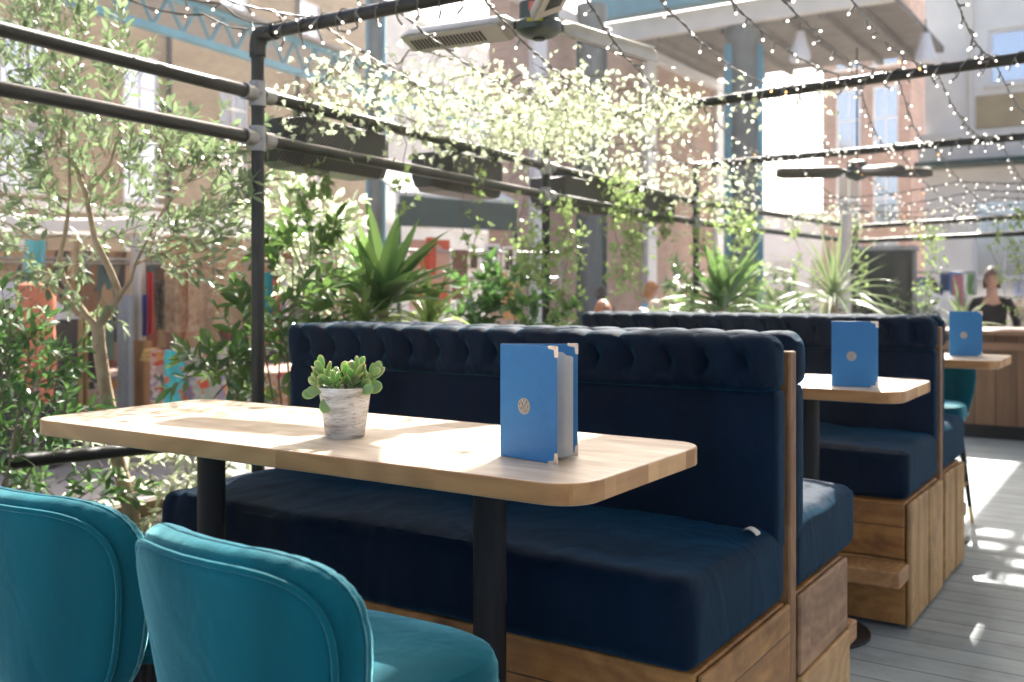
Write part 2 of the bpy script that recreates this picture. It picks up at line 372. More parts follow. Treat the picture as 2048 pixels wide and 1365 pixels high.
def puff(x0, x1, y0, y1, z0, z1, name, parent, r=.03, mat=NAVY, n=(60, 30, 8), bulge=.012, wr=.004, seed=0):
    """upholstered block: rounded box with soft bulge and wrinkles"""
    bm = bmesh.new(); bmesh.ops.create_cube(bm, size=1)
    me = bpy.data.meshes.new(name)
    mb = MB(); cx, cy, cz = (x0 + x1) / 2, (y0 + y1) / 2, (z0 + z1) / 2; hx, hy, hz = (x1 - x0) / 2, (y1 - y0) / 2, (z1 - z0) / 2
    bm.free()
    idx = {}
    def vid(p):
        k = (round(p[0], 5), round(p[1], 5), round(p[2], 5))
        if k not in idx: idx[k] = len(idx)
        return idx[k]
    faces = []
    def side(ax, s_):
        a, b = [i for i in range(3) if i != ax]; na, nb = n[a], n[b]
        for i in range(na):
            for j in range(nb):
                q = []
                for di, dj in ((0, 0), (1, 0), (1, 1), (0, 1)):
                    p = [0, 0, 0]; p[ax] = s_; p[a] = -1 + 2 * (i + di) / na; p[b] = -1 + 2 * (j + dj) / nb; q.append(vid(p))
                flip = (s_ > 0) ^ (ax == 1)
                faces.append(q if flip else q[::-1])
    for ax in range(3):
        for s_ in (-1, 1): side(ax, s_)
    vs = []
    for k in idx:
        p = Vector((k[0] * hx, k[1] * hy, k[2] * hz))
        c = Vector((max(-hx + r, min(hx - r, p.x)), max(-hy + r, min(hy - r, p.y)), max(-hz + r, min(hz - r, p.z))))
        d = p - c
        if d.length > 1e-6: p = c + d.normalized() * r if sum(abs(q) > 1e-6 for q in d) > 0 and d.length > r * .999 else p
        fx, fy, fz = (1 - k[0] ** 2), (1 - k[1] ** 2), (1 - k[2] ** 2)
        p.z += math.copysign(1, k[2]) * bulge * fx ** .4 * fy ** .6 * (abs(k[2]) > .99) * (1 if k[2] > 0 else 0)
        p.y += k[1] * bulge * .6 * fz * (fx ** .3) * (abs(k[1]) > .99)
        w = noise.noise(Vector(((p.x + seed) * 4, p.y * 6, p.z * 6))) * wr + abs(noise.noise(Vector(((p.x + seed) * 22, p.y * 5, p.z * 3)))) * wr * .6 * (1 - .4 * k[0])
        p.y -= w * (abs(k[1]) > .9); p.z += w * (k[2] > .9)
        vs.append(p + Vector((cx, cy, cz)))
    mb.add(vs, faces); return mb.build(name, mat, parent)
def booth(y_back, sgn, label, name='booth_bench', xoff=0., seatd=.60):
    """sgn=-1: sitter faces -y. y_back is the plane of the timber divider side"""
    t = thing(name, ((XL + XR) / 2, y_back + sgn * .3, 0), label, 'bench', 'navy velvet booth benches')
    f = lambda a: y_back + sgn * a
    lo, hi = sorted((f(0), f(.055 if sgn < 0 else .10)))
    yb0, yb1 = sorted((f(.002), f(.085))); ys0, ys1 = sorted((f(.004), f(seatd)))
    puff(XL, XR, yb0, yb1, .60, 1.015, 'backrest', t, .022, bulge=.006, wr=.003, n=(60, 6, 20), seed=y_back)
    tuft(None, 'head_roll', XL + .005, XR + .004, f(.052), 1.076, .145, .115, sgn, t)
    puff(XL, XR, ys0, ys1, .472, .662, 'seat', t, .035, bulge=.014, wr=.015, n=(90, 30, 12), seed=y_back * 3)
    return t
Y1 = 2.485                                   # rear of bench one
b1 = booth(Y1, -1, 'navy velvet booth bench with tufted top roll facing the camera behind the large table')
b2 = booth(2.55, 1, 'navy booth bench facing away, back to back with the front bench across a timber upright')
b3 = booth(4.495, -1, 'navy booth bench facing the camera behind the second table and its menu')
b4 = booth(4.56, 1, 'rearmost navy booth bench, facing away beside the teal dining chair')
def plinth(parent, ya, yb, style='v', foot=None):
    m = MB().bx(XL + .02, XR - .006, ya, yb, .262, .470)
    m.bx(XL + .02, XR - .004, ya + .003, yb - .003, .02, .258)
    o = m.build('plinth', PINE, parent, bevel=.006)
    ew = wood('rough_end_%s' % style, *{'h': ((.17, .075, .024), (.50, .265, .085), 1, .2, 2.5, .5, .65, .35, .015, 2), 'm': ((.19, .10, .052), (.42, .25, .13), 1, .3, 2.5, .5, .65, .3, 0, 2), 'v': ((.20, .10, .032), (.54, .32, .115), 2, .3, 3, .5, .65, .35, .0, 1)}[style], knots=2.2, dirt=.75)
    w = (yb - ya) / 2 - .004
    if style == 'v':
        for k, (p, q, dx) in enumerate(((ya + .002, ya + w * 1.1, .014), (ya + .006 + w * 1.1, yb - .002, .019))):
            MB().bx(XR - .003, XR + dx, p, q, .012, .468 - .004 * k).build('end_panel', ew, o, bevel=.007)
    else:
        MB().bx(XR - .003, XR + .012, ya + .002, yb - .003, .262, .469).build('end_panel', ew, o, bevel=.006)
        MB().bx(XR - .003, XR + .020, ya + .004, yb - .006, .012, .257).build('end_panel', wood('rough_end_low', (.26, .14, .05), (.54, .33, .14), 1, .3, 2.5, .5, .65, .3, 0, 2, knots=2.2, dirt=.5) if style == 'm' else ew, o, bevel=.007)
    if foot is not None:
        y0, y1 = sorted(foot); fb = MB().bx(XL + .05, XR + .012, y0, y1, .195, .255)
        fb.build('foot_rail', PINEY, o, bevel=.006)
        for x in (XL + .3, (XL + XR) / 2): MB().bx(x, x + .05, y0 + .01, y1 - .01, .0, .194).build('rail_bracket', PINEV, o, bevel=.004)
plinth(b1, Y1 - .575, Y1 - .004, 'h')
plinth(b2, 2.556, 3.015, 'm', foot=(3.03, 3.12))
plinth(b3, 3.865, 4.49, foot=(3.70, 3.855))
plinth(b4, 4.566, 5.02, foot=(5.035, 5.12))
for y, nm in ((2.5175, 'between the two front benches'), (4.5275, 'between the two rear benches')):
    o = MB().bx(XL + .01, XR + .006, y - .026, y + .026, .0, 1.103).build('timber_divider', PINEV, None, ((XL + XR) / 2, y, 0), bevel=.006)
    tag(o, 'tall narrow timber panel standing ' + nm, 'panel', 'timber dividers between bench backs')
# little white care tag on the first seat
tg = MB()
tg.grid(lambda u, v: (-.868 + .046 * u, 2.335 + .028 * v - .012 * u, .671 + .010 * math.sin(PI * u)), 10, 3)
tg.grid(lambda u, v: (-.868 + .046 * u, 2.335 + .028 * v - .012 * u, .668 + .010 * math.sin(PI * u)), 10, 3)
tag(tg.build('napkin_scrap', PAPER, None, (-.85, 2.33, .66)), 'small white paper scrap left on the front bench seat corner', 'paper scrap')

# ---------------------------------------------------------------- chairs
def make_chair(label):
    """origin on the floor under the middle of the seat, faces +y"""
    t = thing('dining_chair', (0, 0, 0), label, 'chair', 'teal velvet dining chairs')
    zs, zt = .50, .90; zc, hz = (zs + zt) / 2, (zt - zs) / 2
    def O(a, k=1.):                   # outline of the back: rounded trapezoid, (x, z)
        ca, sa = math.cos(a), math.sin(a); ex = .46 if sa > 0 else .45
        x = math.copysign(abs(ca) ** ex, ca); z = math.copysign(abs(sa) ** ex, sa)
        return x * (.172 + .078 * (z + 1) / 2 + .02 * math.sin(PI * (z + 1) / 2)) * k, z * hz * k
    def P(a, r_, off, k=1., dz=0.):
        x, z = O(a, k); x *= r_; z = z * r_ + dz; v = (z + hz) / (2 * hz)
        return Vector((x, -.205 - .075 * v + 1.15 * x * x + off, zc + z))
    na, nr = 144, 22; cush = MB(); vs = []
    for side in (1, -1):
        for i in range(nr + 1):
            r_ = math.sin(PI / 2 * i / nr) ** .8 if i < nr else 1.
            for j in range(na):
                a = 2 * PI * j / na; th = 1 if r_ < .78 else max(0, 1 - ((r_ - .78) / .22) ** 2) ** .5; q = P(a, r_, 0)
                rim = max(0, (r_ - .72) / .28); pl = (.0016 + .0028 * abs(noise.noise(Vector((a * 2.3, 4, 0))))) * rim * (math.exp(-abs((((a * 5.1 + .6 * noise.noise(Vector((a * 3, 1, 0)))) % 1) - .5) / .10)) )
                if side > 0: q.y += (.045 + .010 * abs(math.sin(q.x * 44)) ** .7 * (1 - rim)) * th - pl
                else: q.y += -.042 * th + pl * .8
                ct = Vector((0, q.y, zc)); q += (ct - q).normalized() * pl * .8 * rim
                vs.append(q)
    M1 = (nr + 1) * na; fs = []
    for s_ in (0, 1):
        for i in range(1, nr):
            for j in range(na):
                q = [s_ * M1 + i * na + j, s_ * M1 + i * na + (j + 1) % na, s_ * M1 + (i + 1) * na + (j + 1) % na, s_ * M1 + (i + 1) * na + j]; fs.append(q if s_ else q[::-1])
        q = [s_ * M1 + na + j for j in range(na)]; fs.append(q[::-1] if s_ == 1 else q)
    for j in range(na): fs.append([nr * na + j, nr * na + (j + 1) % na, M1 + nr * na + (j + 1) % na, M1 + nr * na + j][::-1])
    cush.add(vs, fs); back = cush.build('backrest', TEAL, t, local=True, auto=180)
    sh = MB(); vs = []; nr2 = 12
    for i in range(1, nr2 + 1):
        r_ = math.sin(PI / 2 * i / nr2)
        for j in range(na):
            q = P(2 * PI * j / na, r_, 0, .935, -.009); q.y += -.036 - .016 * max(0, 1 - r_ ** 10) ** .5 - .003 * noise.noise(q * 9); vs.append(q)
    fs = [[i * na + j, i * na + (j + 1) % na, (i + 1) * na + (j + 1) % na, (i + 1) * na + j] for i in range(nr2 - 1) for j in range(na)] + [[j for j in range(na)][::-1]]
    sh.add(vs, fs); sh.build('outer_shell', TEAL, t, local=True, auto=180)
    pp = [P(2 * PI * j / na, 1, -.039, .94, -.009) for j in range(na + 1)]
    MB().tube(pp, .0052, 8).build('piping', TEAL, back, local=True)
    # seat
    sv = MB(); bmv = []; n_s = 40; rings = [(.80, .565), (.97, .575), (1.0, .60), (1.0, .635), (.965, .655), (.88, .664), (.6, .668), (.3, .668)]
    for k, z in rings:
        for j in range(n_s):
            a = 2 * PI * j / n_s; ca, sa = math.cos(a), math.sin(a)
            x = math.copysign(abs(ca) ** .55, ca) * .222 * k; y = math.copysign(abs(sa) ** .6, sa) * .185 * k
            x *= 1 + .05 * (y / .225); bmv.append((x, y + .01, z + .004 * math.sin(x * 14)))
    fs = [(i * n_s + j, i * n_s + (j + 1) % n_s, (i + 1) * n_s + (j + 1) % n_s, (i + 1) * n_s + j) for i in range(len(rings) - 1) for j in range(n_s)]
    fs += [tuple(range(n_s))[::-1], tuple((len(rings) - 1) * n_s + j for j in range(n_s))]
    sv.add(bmv, fs); seat = sv.build('seat', TEAL, t, local=True)
    MB().tube([(math.copysign(abs(math.cos(a)) ** .55, math.cos(a)) * .224, math.copysign(abs(math.sin(a)) ** .6, math.sin(a)) * .187 + .01, .603) for a in [2 * PI * j / 48 for j in range(49)]], .005, 8).build('piping', TEAL, seat, local=True)
    tips = {}
    for sx in (-1, 1):
        for sy in (-1, 1):
            a = Vector((sx * .16, sy * .14, .57)); b = Vector((sx * .22, sy * .20 + .0, .0))
            lg = MB().tube([a, a.lerp(b, .84)], [.017, .0115], 12).build('leg', BLACKM, t, local=True)
            MB().tube([a.lerp(b, .84), b], [.0118, .008], 12).build('leg_tip', BRASS, lg, local=True)
    fr = MB(); q = []
    for sx, sy in ((-1, -1), (1, -1), (1, 1), (-1, 1), (-1, -1)):
        a = Vector((sx * .16, sy * .14, .57)); b = Vector((sx * .22, sy * .20, .0)); q.append(a.lerp(b, .62))
    for i in range(4): fr.tube([q[i], q[i + 1]], .008, 10)
    fr.build('foot_ring', BRASS, t, local=True)
    return t
ch = make_chair('teal velvet chair before the large table whose back and seat corner both show')
ch.location = (-1.14, 1.24, 0)
def place_chair(x, y, rz, label):
    c = copy_tree(ch); c.location = (x, y, 0); c.rotation_euler = (0, 0, R(rz)); c['label'] = label; return c
ch.rotation_euler = (0, 0, R(-5))
place_chair(-1.735, 1.28, 2, 'teal velvet chair in the bottom left corner, overlapped by the other foreground chair')
place_chair(-2.30, 1.30, 4, 'teal velvet chair mostly outside the left edge of the photo')
place_chair(-1.095, 5.66, 180, 'teal velvet chair pushed under the farthest table, channelled inner back towards the camera')

# ---------------------------------------------------------------- menus
def text_mesh(body, size, ext):
    cu = bpy.data.curves.new('t', 'FONT'); cu.body = body; cu.size = size; cu.extrude = ext; cu.align_x = 'CENTER'; cu.align_y = 'CENTER'
    ob = bpy.data.objects.new('t', cu); COL.objects.link(ob)
    dg = bpy.context.evaluated_depsgraph_get(); me = bpy.data.meshes.new_from_object(ob.evaluated_get(dg))
    vs = [v.co.copy() for v in me.vertices]; fs = [tuple(p.vertices) for p in me.polygons]
    bpy.data.objects.remove(ob); bpy.data.curves.remove(cu); bpy.data.meshes.remove(me)
    return vs, fs
GLY = [('L', -.40, .56, 18), ('Y', .04, .68, -4), ('R', .46, .50, -18), ('P', -.68, .20, 28), ('A', -.22, .24, 8), ('E', .20, .10, -22), ('S', .68, -.02, -5),
       ('O', -.22, -.20, 10), ('I', .14, -.34, -18), ('S', -.62, -.34, 18), ('L', .60, -.42, 18), ('C', -.20, -.66, -5), ('A', .26, -.68, 12)]
glyc = {}
def make_menu(spine, a1, a2, label, w=.150, h=.225, pages=True):
    """spine = foot of the spine; covers go out at angles a1 (front) and a2 (back)"""
    spine = Vector(spine)
    t = thing('menu', spine, label, 'menu', 'blue covered menus standing on the tables')
    def frame(a):
        d = Vector((math.cos(a), math.sin(a), 0)); n = Vector((math.sin(a), -math.cos(a), 0)); return d, n     # n points to the camera side
    for i, a in enumerate((a1, a2)):
        d, n = frame(a); M = Matrix((d, n, UP)).transposed()
        base = spine + (n * .000 if i == 0 else Vector((0, 0, 0)) + Vector((0, .010, 0)))
        c = MB().box(base + d * w / 2 + UP * (h / 2 + .001), (w, .0026, h), M).build('cover' , MBLUE, t, bevel=.0008)
        for (cx, cz, sx, sz) in ((w, h, -1, -1), (w, 0, -1, 1)):
            m = MB(); p0 = base + d * cx + UP * (cz + .001)
            s = .021
            m.box(p0 + d * sx * s / 2 + UP * (sz * .0022 - sz * .001), (s, .0046, .0046), M); m.box(p0 + UP * sz * s / 2 + d * (sx * .0022 + .001), (.0046, .0046, s), M)
            tri = [p0 + d * sx * .001, p0 + d * sx * s * .62, p0 + UP * sz * s * .62]
            for sg in (-1, 1):
                m.add([q + n * sg * .0019 for q in (p0 + d * sx * s * .95, p0 + d * sx * s * .95 + UP * sz * .0045, p0 + d * sx * .0065 + UP * sz * .0065, p0 + d * sx * .0045 + UP * sz * s * .95, p0 + UP * sz * s * .95, p0)], [(0, 1, 2, 3, 4, 5)])
            m.build('metal_corner', plain('polished_corner', (.70, .60, .47), .25, 1, .08, 30), c)
        if i == 0:
            cc = base + d * w * .44 + UP * h * .47 + n * .0016
            dm = MB(); k = 40; rr = .0160
            vs = [cc + n * z + (d * math.cos(2 * PI * j / k) + UP * math.sin(2 * PI * j / k)) * rr for z in (0, .0007) for j in range(k)]
            dm.add(vs, [tuple(range(k, 2 * k))] + [(j, (j + 1) % k, k + (j + 1) % k, k + j) for j in range(k)])
            dsc = dm.build('badge', COIN, c, smooth=False)
            tm = MB()
            for g, gx, gy, gr in GLY:
                if g not in glyc: glyc[g] = text_mesh(g, .0078, .0002)
                vs, fs = glyc[g]; rot = Matrix.Rotation(R(gr), 3, 'Z')
                o = []
                for v in vs:
                    q = rot @ Vector((v.x, v.y, 0)); o.append(cc + n * (.0010 + v.z) + d * (q.x + gx * rr * .98) + UP * (q.y + gy * rr * .98))
                tm.add(o, fs)
            tm.build('badge_lettering', INK, dsc, smooth=False)
    d, n = frame(a1); d2, n2 = frame(a2)
    sp = MB().box(spine + Vector((0, .005, h / 2 + .001)), (.0026, .012, h), rotz((a1 + a2) / 2)).build('spine', MBLUE, t, bevel=.0008)
    if pages:
        for k, (fr_, ww) in enumerate(() if abs(a2 - a1) < .2 else ((.40, .136), (.44, .134), (.50, .137), (.56, .133), (.68, .140), (.80, .143), (.90, .144))):
            a = a1 + (a2 - a1) * fr_; da, na = frame(a); b0 = spine + Vector((0, .005, .006)) + na * (.001 * k)
            pg = MB()
            pg.grid(lambda u, v: b0 + da * (ww * u) + na * .006 * math.sin(PI * u) * (1 if k % 2 else .4) + UP * (v * (h - .018 - .002 * k)), 8, 2)
            pg.grid(lambda u, v: b0 + na * .0006 + da * (ww * u) + na * .006 * math.sin(PI * u) * (1 if k % 2 else .4) + UP * (v * (h - .018 - .002 * k)), 8, 2)
            pg.build('page', PAPER, t)
        if abs(a2 - a1) < .2:
            a = (a1 + a2) / 2; da, na_ = frame(a); MB().box(spine + Vector((0, .0055, h / 2)) + da * .072, (.138, .005, h - .014), Matrix((da, na_, UP)).transposed()).build('page', PAPER, t)
    return t
ZT = H - .335
make_menu((-1.121, 1.665, ZT), math.atan2(1.636 - 1.663, .148), math.atan2(1.752 - 1.672, .137), 'open blue menu with metal corners and round lettered badge beside the succulent')
m2 = atY(1663, 770, 3.50); 
make_menu((m2.x, 3.50, ZT), R(14), R(16.5), 'blue menu standing on the second table in front of the rear bench', w=.150, h=.225)
make_menu((-.915, 5.42, ZT), R(22), R(24.5), 'blue menu on the farthest table, seen smallest at the right', w=.155, h=.225)

# ---------------------------------------------------------------- succulent
pot_c = Vector((-1.566, 1.690, ZT))
sp_ = thing('potted_succulent', pot_c, 'jade succulent with red edged leaves in a whitewashed concrete pot on the large table', 'potted plant')
MB().lathe([(.0, .0), (.042, .0), (.0445, .003), (.0595, .112), (.0595, .114), (.054, .114), (.053, .099), (.0, .099)], pot_c, 48).build('pot', CONC, sp_)
MB().lathe([(0, .094), (.0505, .094), (.0505, .0985), (.03, .101), (0, .102)], pot_c, 24).build('soil', plain('soil', (.03, .022, .015), .95, 0, .4, 60, .6), sp_)
def succ_mat():
    m, nt, b = newmat('jade_leaf'); L = nt.links.new
    a = N(nt, 'ShaderNodeAttribute', attribute_name='edge'); r_ = N(nt, 'ShaderNodeAttribute', attribute_name='rnd')
    c = ramp(nt, a.outputs['Fac'], [(0, (.20, .30, .10)), (.45, (.28, .38, .15)), (.75, (.50, .34, .16)), (1., (.55, .10, .05))])
    L(c, b.inputs['Base Color']); b.inputs['Roughness'].default_value = .32; b.inputs['Subsurface Weight'].default_value = .25; b.inputs['Subsurface Scale'].default_value = .01
    b.inputs['Subsurface Radius'].default_value = (.5, 1, .3)
    return m
JADE = succ_mat()
def fat_leaf(vs, fs, ed, p, d, n, L, W, T, red):
    d = d.normalized(); n = (n - d * n.dot(d)).normalized(); w = d.cross(n); nr, nc = 16, 12; o = len(vs)
    for i in range(nr + 1):
        t = i / nr; wd = .20 + .80 * math.sin(PI / 2 * t / .62) ** 1.3 if t < .62 else math.sqrt(max(0, 1 - ((t - .62) / .385) ** 2))
        wd = max(.06, wd)
        for j in range(nc):
            a = 2 * PI * j / nc; x = math.cos(a) * W / 2 * wd; y = math.sin(a) * T / 2 * (wd ** .6)
            vs.append(p + d * (L * t) + w * x + n * (y + .10 * L * (t * t) + .16 * (x * x) / W))
            ed.append(min(1, max(0, abs(math.cos(a)) ** 6 * (.35 + .65 * t) * red + (.5 * max(0, t - .8) / .2) * red)))
    for i in range(nr):
        for j in range(nc): fs.append((o + i * nc + j, o + i * nc + (j + 1) % nc, o + (i + 1) * nc + (j + 1) % nc, o + (i + 1) * nc + j))
    fs.append([o + j for j in range(nc)][::-1]); fs.append([o + nr * nc + j for j in range(nc)])
r2 = random.Random(11)
vs, fs, ed = [], [], []; st = MB()
stems = [(-.036, .066, -.020, .055), (-.060, .046, .010, .052), (.036, .070, -.012, .052), (.012, .046, .004, .05), (.064, .050, -.004, .052), (-.005, .036, -.03, .045), (-.02, .05, .03, .045), (.035, .045, .03, .045), (-.045, .03, -.025, .04), (.002, .028, .02, .04)]
for (sx, sh_, sy, ll) in stems:
    b0 = pot_c + RT * sx * .45 + Vector((0, sy * .5, 0)) + UP * .10; tp = pot_c + RT * sx + Vector((0, sy, 0)) + UP * (.10 + sh_ * .72)
    st.tube([b0, b0.lerp(tp, .5) + UP * .003, tp], [.004, .0035, .003], 8)
    ax = (tp - b0).normalized()
    for k in range(3):
        f = .35 + .65 * k / 2; p = b0.lerp(tp, f); base = k * PI / 2 + sx * 40
        spread = 1.25 - .75 * f
        for q in (0, PI):
            s_ = Vector((math.cos(base + q), math.sin(base + q), 0)); d = ax * (1 - spread * .55) + s_ * spread * .8 + UP * .25
            L = ll * r2.uniform(.62, .92) * (.85 + .2 * math.sin(f * 3)); 
            fat_leaf(vs, fs, ed, p, d, ax - s_ * .4, L * 1.05, L * .60, L * .085, r2.uniform(.5, 1.5))
for (px, py, dx, dz, L) in ((655, 785, -.25, -1., .050), (752, 760, 1, -.05, .052), (735, 772, .8, .25, .042), (632, 735, -1, .15, .036), (625, 775, -1, -.15, .040)):
    p = at(px, py, 2.17) ; p = pot_c + RT * ((px - 690) * .001) * .8 + UP * (.104) - FW * .03 if px != 752 else pot_c + RT * .040 + UP * .115
    fat_leaf(vs, fs, ed, p, RT * dx + UP * dz - FW * .35, -FW + UP * .3, L, L * .60, L * .10, .35)
me = bpy.data.meshes.new('leaves'); me.from_pydata([v - pot_c for v in vs], [], fs); me.materials.append(JADE); me.polygons.foreach_set('use_smooth', [True] * len(fs))
a_ = me.attributes.new('edge', 'FLOAT', 'POINT'); a_.data.foreach_set('value', ed)
lo_ = bpy.data.objects.new('leaves', me); COL.objects.link(lo_); lo_.parent = sp_
st.build('stems', plain('jade_stem', (.16, .20, .08), .5), sp_)

# ---------------------------------------------------------------- pipe frame
PST = {0: Vector((-2.82, 2.573, 0)), 1: Vector((-3.05, 5.006, 0)), 2: Vector((-3.03, 7.2, 0)), 3: Vector((-2.79, 10.97, 0))}
ZB = H + .97; ZA = H + .948; r_p = .0242
def beam_fn(i):
    return {0: (Vector((-2.82, 2.573, ZA)), Vector((-.2, 2.58, ZA))), 1: (Vector((-3.05, 5.006, ZB)), Vector((.9, 4.46, ZB))),
            2: (Vector((-3.03, 7.2, ZB - .01)), Vector((1.4, 6.85, ZB)))}[i]
railz = {0: (H + .727, H + .561), 1: (H + .727, H + .556), 2: (H + .675, H + .52), 3: (H + .675, H + .52)}
fr = thing('pipe_pergola', (-2.9, 5, 0), 'dark scaffold pipe pergola frame carrying rails, ivy and lights beside the booths', 'pergola')
for i, p in PST.items():
    top = (ZA, ZB, ZB, H + .72)[i]
    MB().tube([p + UP * .02, p + UP * (top - (.05 if i < 3 else 0))], r_p, 20).build('post', STEEL, fr)
for i in range(3):
    a, b = beam_fn(i); d = (b - a).normalized()
    MB().tube([a + d * .06, b], r_p, 20).build('cross_beam', STEEL, fr)
    el = MB()
    el.tube([a - UP * .085, a - UP * .04, a - UP * .016 + d * .008, a + d * .016 - UP * .0, a + d * .045, a + d * .09], [.031, .031, .033, .033, .031, .031], 20)
    for q in (-.07, ): el.tube([a + UP * q + d.cross(UP) * .02, a + UP * q + d.cross(UP) * .037], .006, 8)
    el.build('elbow_fitting', STEEL, fr)
start = at(0, 57, 2.76)
for k in range(2):
    pts = [Vector((-2.58, .2, railz[0][k]))] + [PST[i] + UP * (railz[i][k] - 0) for i in range(4)]
    for j in range(len(pts) - 1):
        d = (pts[j + 1] - pts[j]).normalized(); a = pts[j] + (d * .04 if j else Vector((0, 0, 0)))
        MB().tube([a, pts[j + 1] - d * .04], [.0195, .0245] if j == 0 else r_p, 20).build('rail', STEEL, fr)
    pts2 = [pts[-1], Vector((1.2, 9.27, pts[-1].z))]
    d = (pts2[1] - pts2[0]).normalized(); MB().tube([pts2[0] + d * .04, pts2[1]], r_p, 20).build('rail', STEEL, fr)
    for j in range(4):
        p = pts[j + 1]; m = MB(); d = (pts[j + 1] - pts[j]).normalized(); d2 = (pts[min(j + 2, 4)] - pts[j + 1]); d2 = d2.normalized() if d2.length > 0 else d
        m.tube([p - UP * .046, p + UP * .046], .0315, 20)
        m.tube([p - d * .075, p - d * .02], .031, 20); m.tube([p + d2 * .02, p + d2 * .075], .031, 20)
        side = Vector((.96, -.28, 0)); m.tube([p + side * .03, p + side * .038], .007, 8)
        m.build('clamp', GALV, fr)
gr_ = MB().tube([at(-420, 968, 2.95), at(0, 926, 3.45), at(300, 896, 3.95), at(620, 868, 4.6)], .026, 18).build('hand_rail', plain('rail_black', (.015, .017, .016), .45, .3, .3, 8), None, at(150, 910, 3.7))
tag(gr_, 'low black handrail running behind the left end of the large table through the shrubs', 'handrail')

# planter along the rails
pl = thing('long_planter', (-3.15, 5, 0), 'long timber trough planter along the pipe rails, mostly behind the booths', 'planter')
m = MB()
m.bx(-3.68, -3.62, -.6, 10.6, 0, .36); m.bx(-2.70, -2.64, -.6, 10.6, 0, .36); m.bx(-3.62, -2.70, -.6, -.54, 0, .355); m.bx(-3.62, -2.70, 10.54, 10.6, 0, .355)
m.build('box', wood('planter_wood', (.13, .08, .045), (.28, .19, .12), 1, .12, 2, .5, .7, .35, .04, 2), pl, bevel=.004)
MB().bx(-3.618, -2.702, -.538, 10.538, .24, .30).build('soil', MATS['soil'], pl)

# woven troughs hanging on the rails
def wicker():
    m, nt, b = newmat('woven_wicker'); L = nt.links.new
    tc = N(nt, 'ShaderNodeTexCoord'); mp = N(nt, 'ShaderNodeMapping'); L(tc.outputs['Object'], mp.inputs[0])
    sep = N(nt, 'ShaderNodeSeparateXYZ'); L(mp.outputs[0], sep.inputs[0])
    def mth(op, a, v=0.):
        n = N(nt, 'ShaderNodeMath', operation=op)
        for i, q in enumerate((a, v)):
            if isinstance(q, (int, float)): n.inputs[i].default_value = q
            else: L(q, n.inputs[i])
        return n.outputs[0]
    s1 = mth('SINE', mth('MULTIPLY', mth('ADD', sep.outputs[1], sep.outputs[0]), 330)); s2 = mth('SINE', mth('MULTIPLY', sep.outputs[2], 330))
    pz = mth('MULTIPLY', s1, s2); f = mth('ADD', mth('MULTIPLY', pz, .5), .5)
    L(ramp(nt, f, [(.2, (.012, .012, .010)), (.6, (.05, .048, .042)), (.9, (.10, .095, .085))]), b.inputs['Base Color']); b.inputs['Roughness'].default_value = .45
    bump(nt, b, f, .8, .004); return m
WICK = wicker()
def trough(y0, y1, label):
    def X(y): 
        p, q = (PST[0], PST[1]) if y < 5 else (PST[1], PST[2])
        return p.x + (q.x - p.x) * (y - p.y) / (q.y - p.y)
    z0, z1 = H + .50, H + .70; c = Vector((X((y0 + y1) / 2) - .15, (y0 + y1) / 2, z0))
    t = thing('woven_trough', c, label, 'planter trough', 'woven troughs hung on the pipe rails')
    m = MB(); sec = [(-.035, z1), (-.035, z0 + .075), (-.085, z0), (-.245, z0), (-.295, z0 + .075), (-.295, z1)]
    sc = [(-.035, z1), (-.035, z0 + .06), (-.075, z0), (-.245, z0), (-.285, z0 + .06), (-.285, z1)]
    vs = []
    for y, k in ((y0, .72), (y0 + .09, 1), (y1 - .09, 1), (y1, .72)):
        for a, z in sc: vs.append((X(y) + (-.16 + (a + .16) * (k if k == 1 else .55)), y, z if k == 1 else (z0 + .10 + (z - z0 - .10) * .8)))
    n = 6; fs = [(i * n + j, i * n + (j + 1) % n, (i + 1) * n + (j + 1) % n, (i + 1) * n + j) for i in range(3) for j in range(n)] + [tuple(range(n)), tuple(3 * n + j for j in range(n))[::-1]]
    m.add(vs, fs); m.build('basket', WICK, t, smooth=False, bevel=.006)
    for y in (y0 + .16, y1 - .16):
        MB().bx(X(y) - .165, X(y) - .008, y - .012, y + .012, z1 - .002, z1 + .05).build('bracket', STEEL, t, smooth=False)
    return t
trough(2.80, 3.52, 'dark woven trough hanging nearest on the upper rails, right of the first post')
trough(3.92, 4.62, 'dark woven trough on the rails half hidden by ivy before the second post')
trough(5.20, 6.00, 'dark woven trough just past the second post')
trough(6.20, 6.98, 'dark woven trough farthest along the left rails, in deep shade')

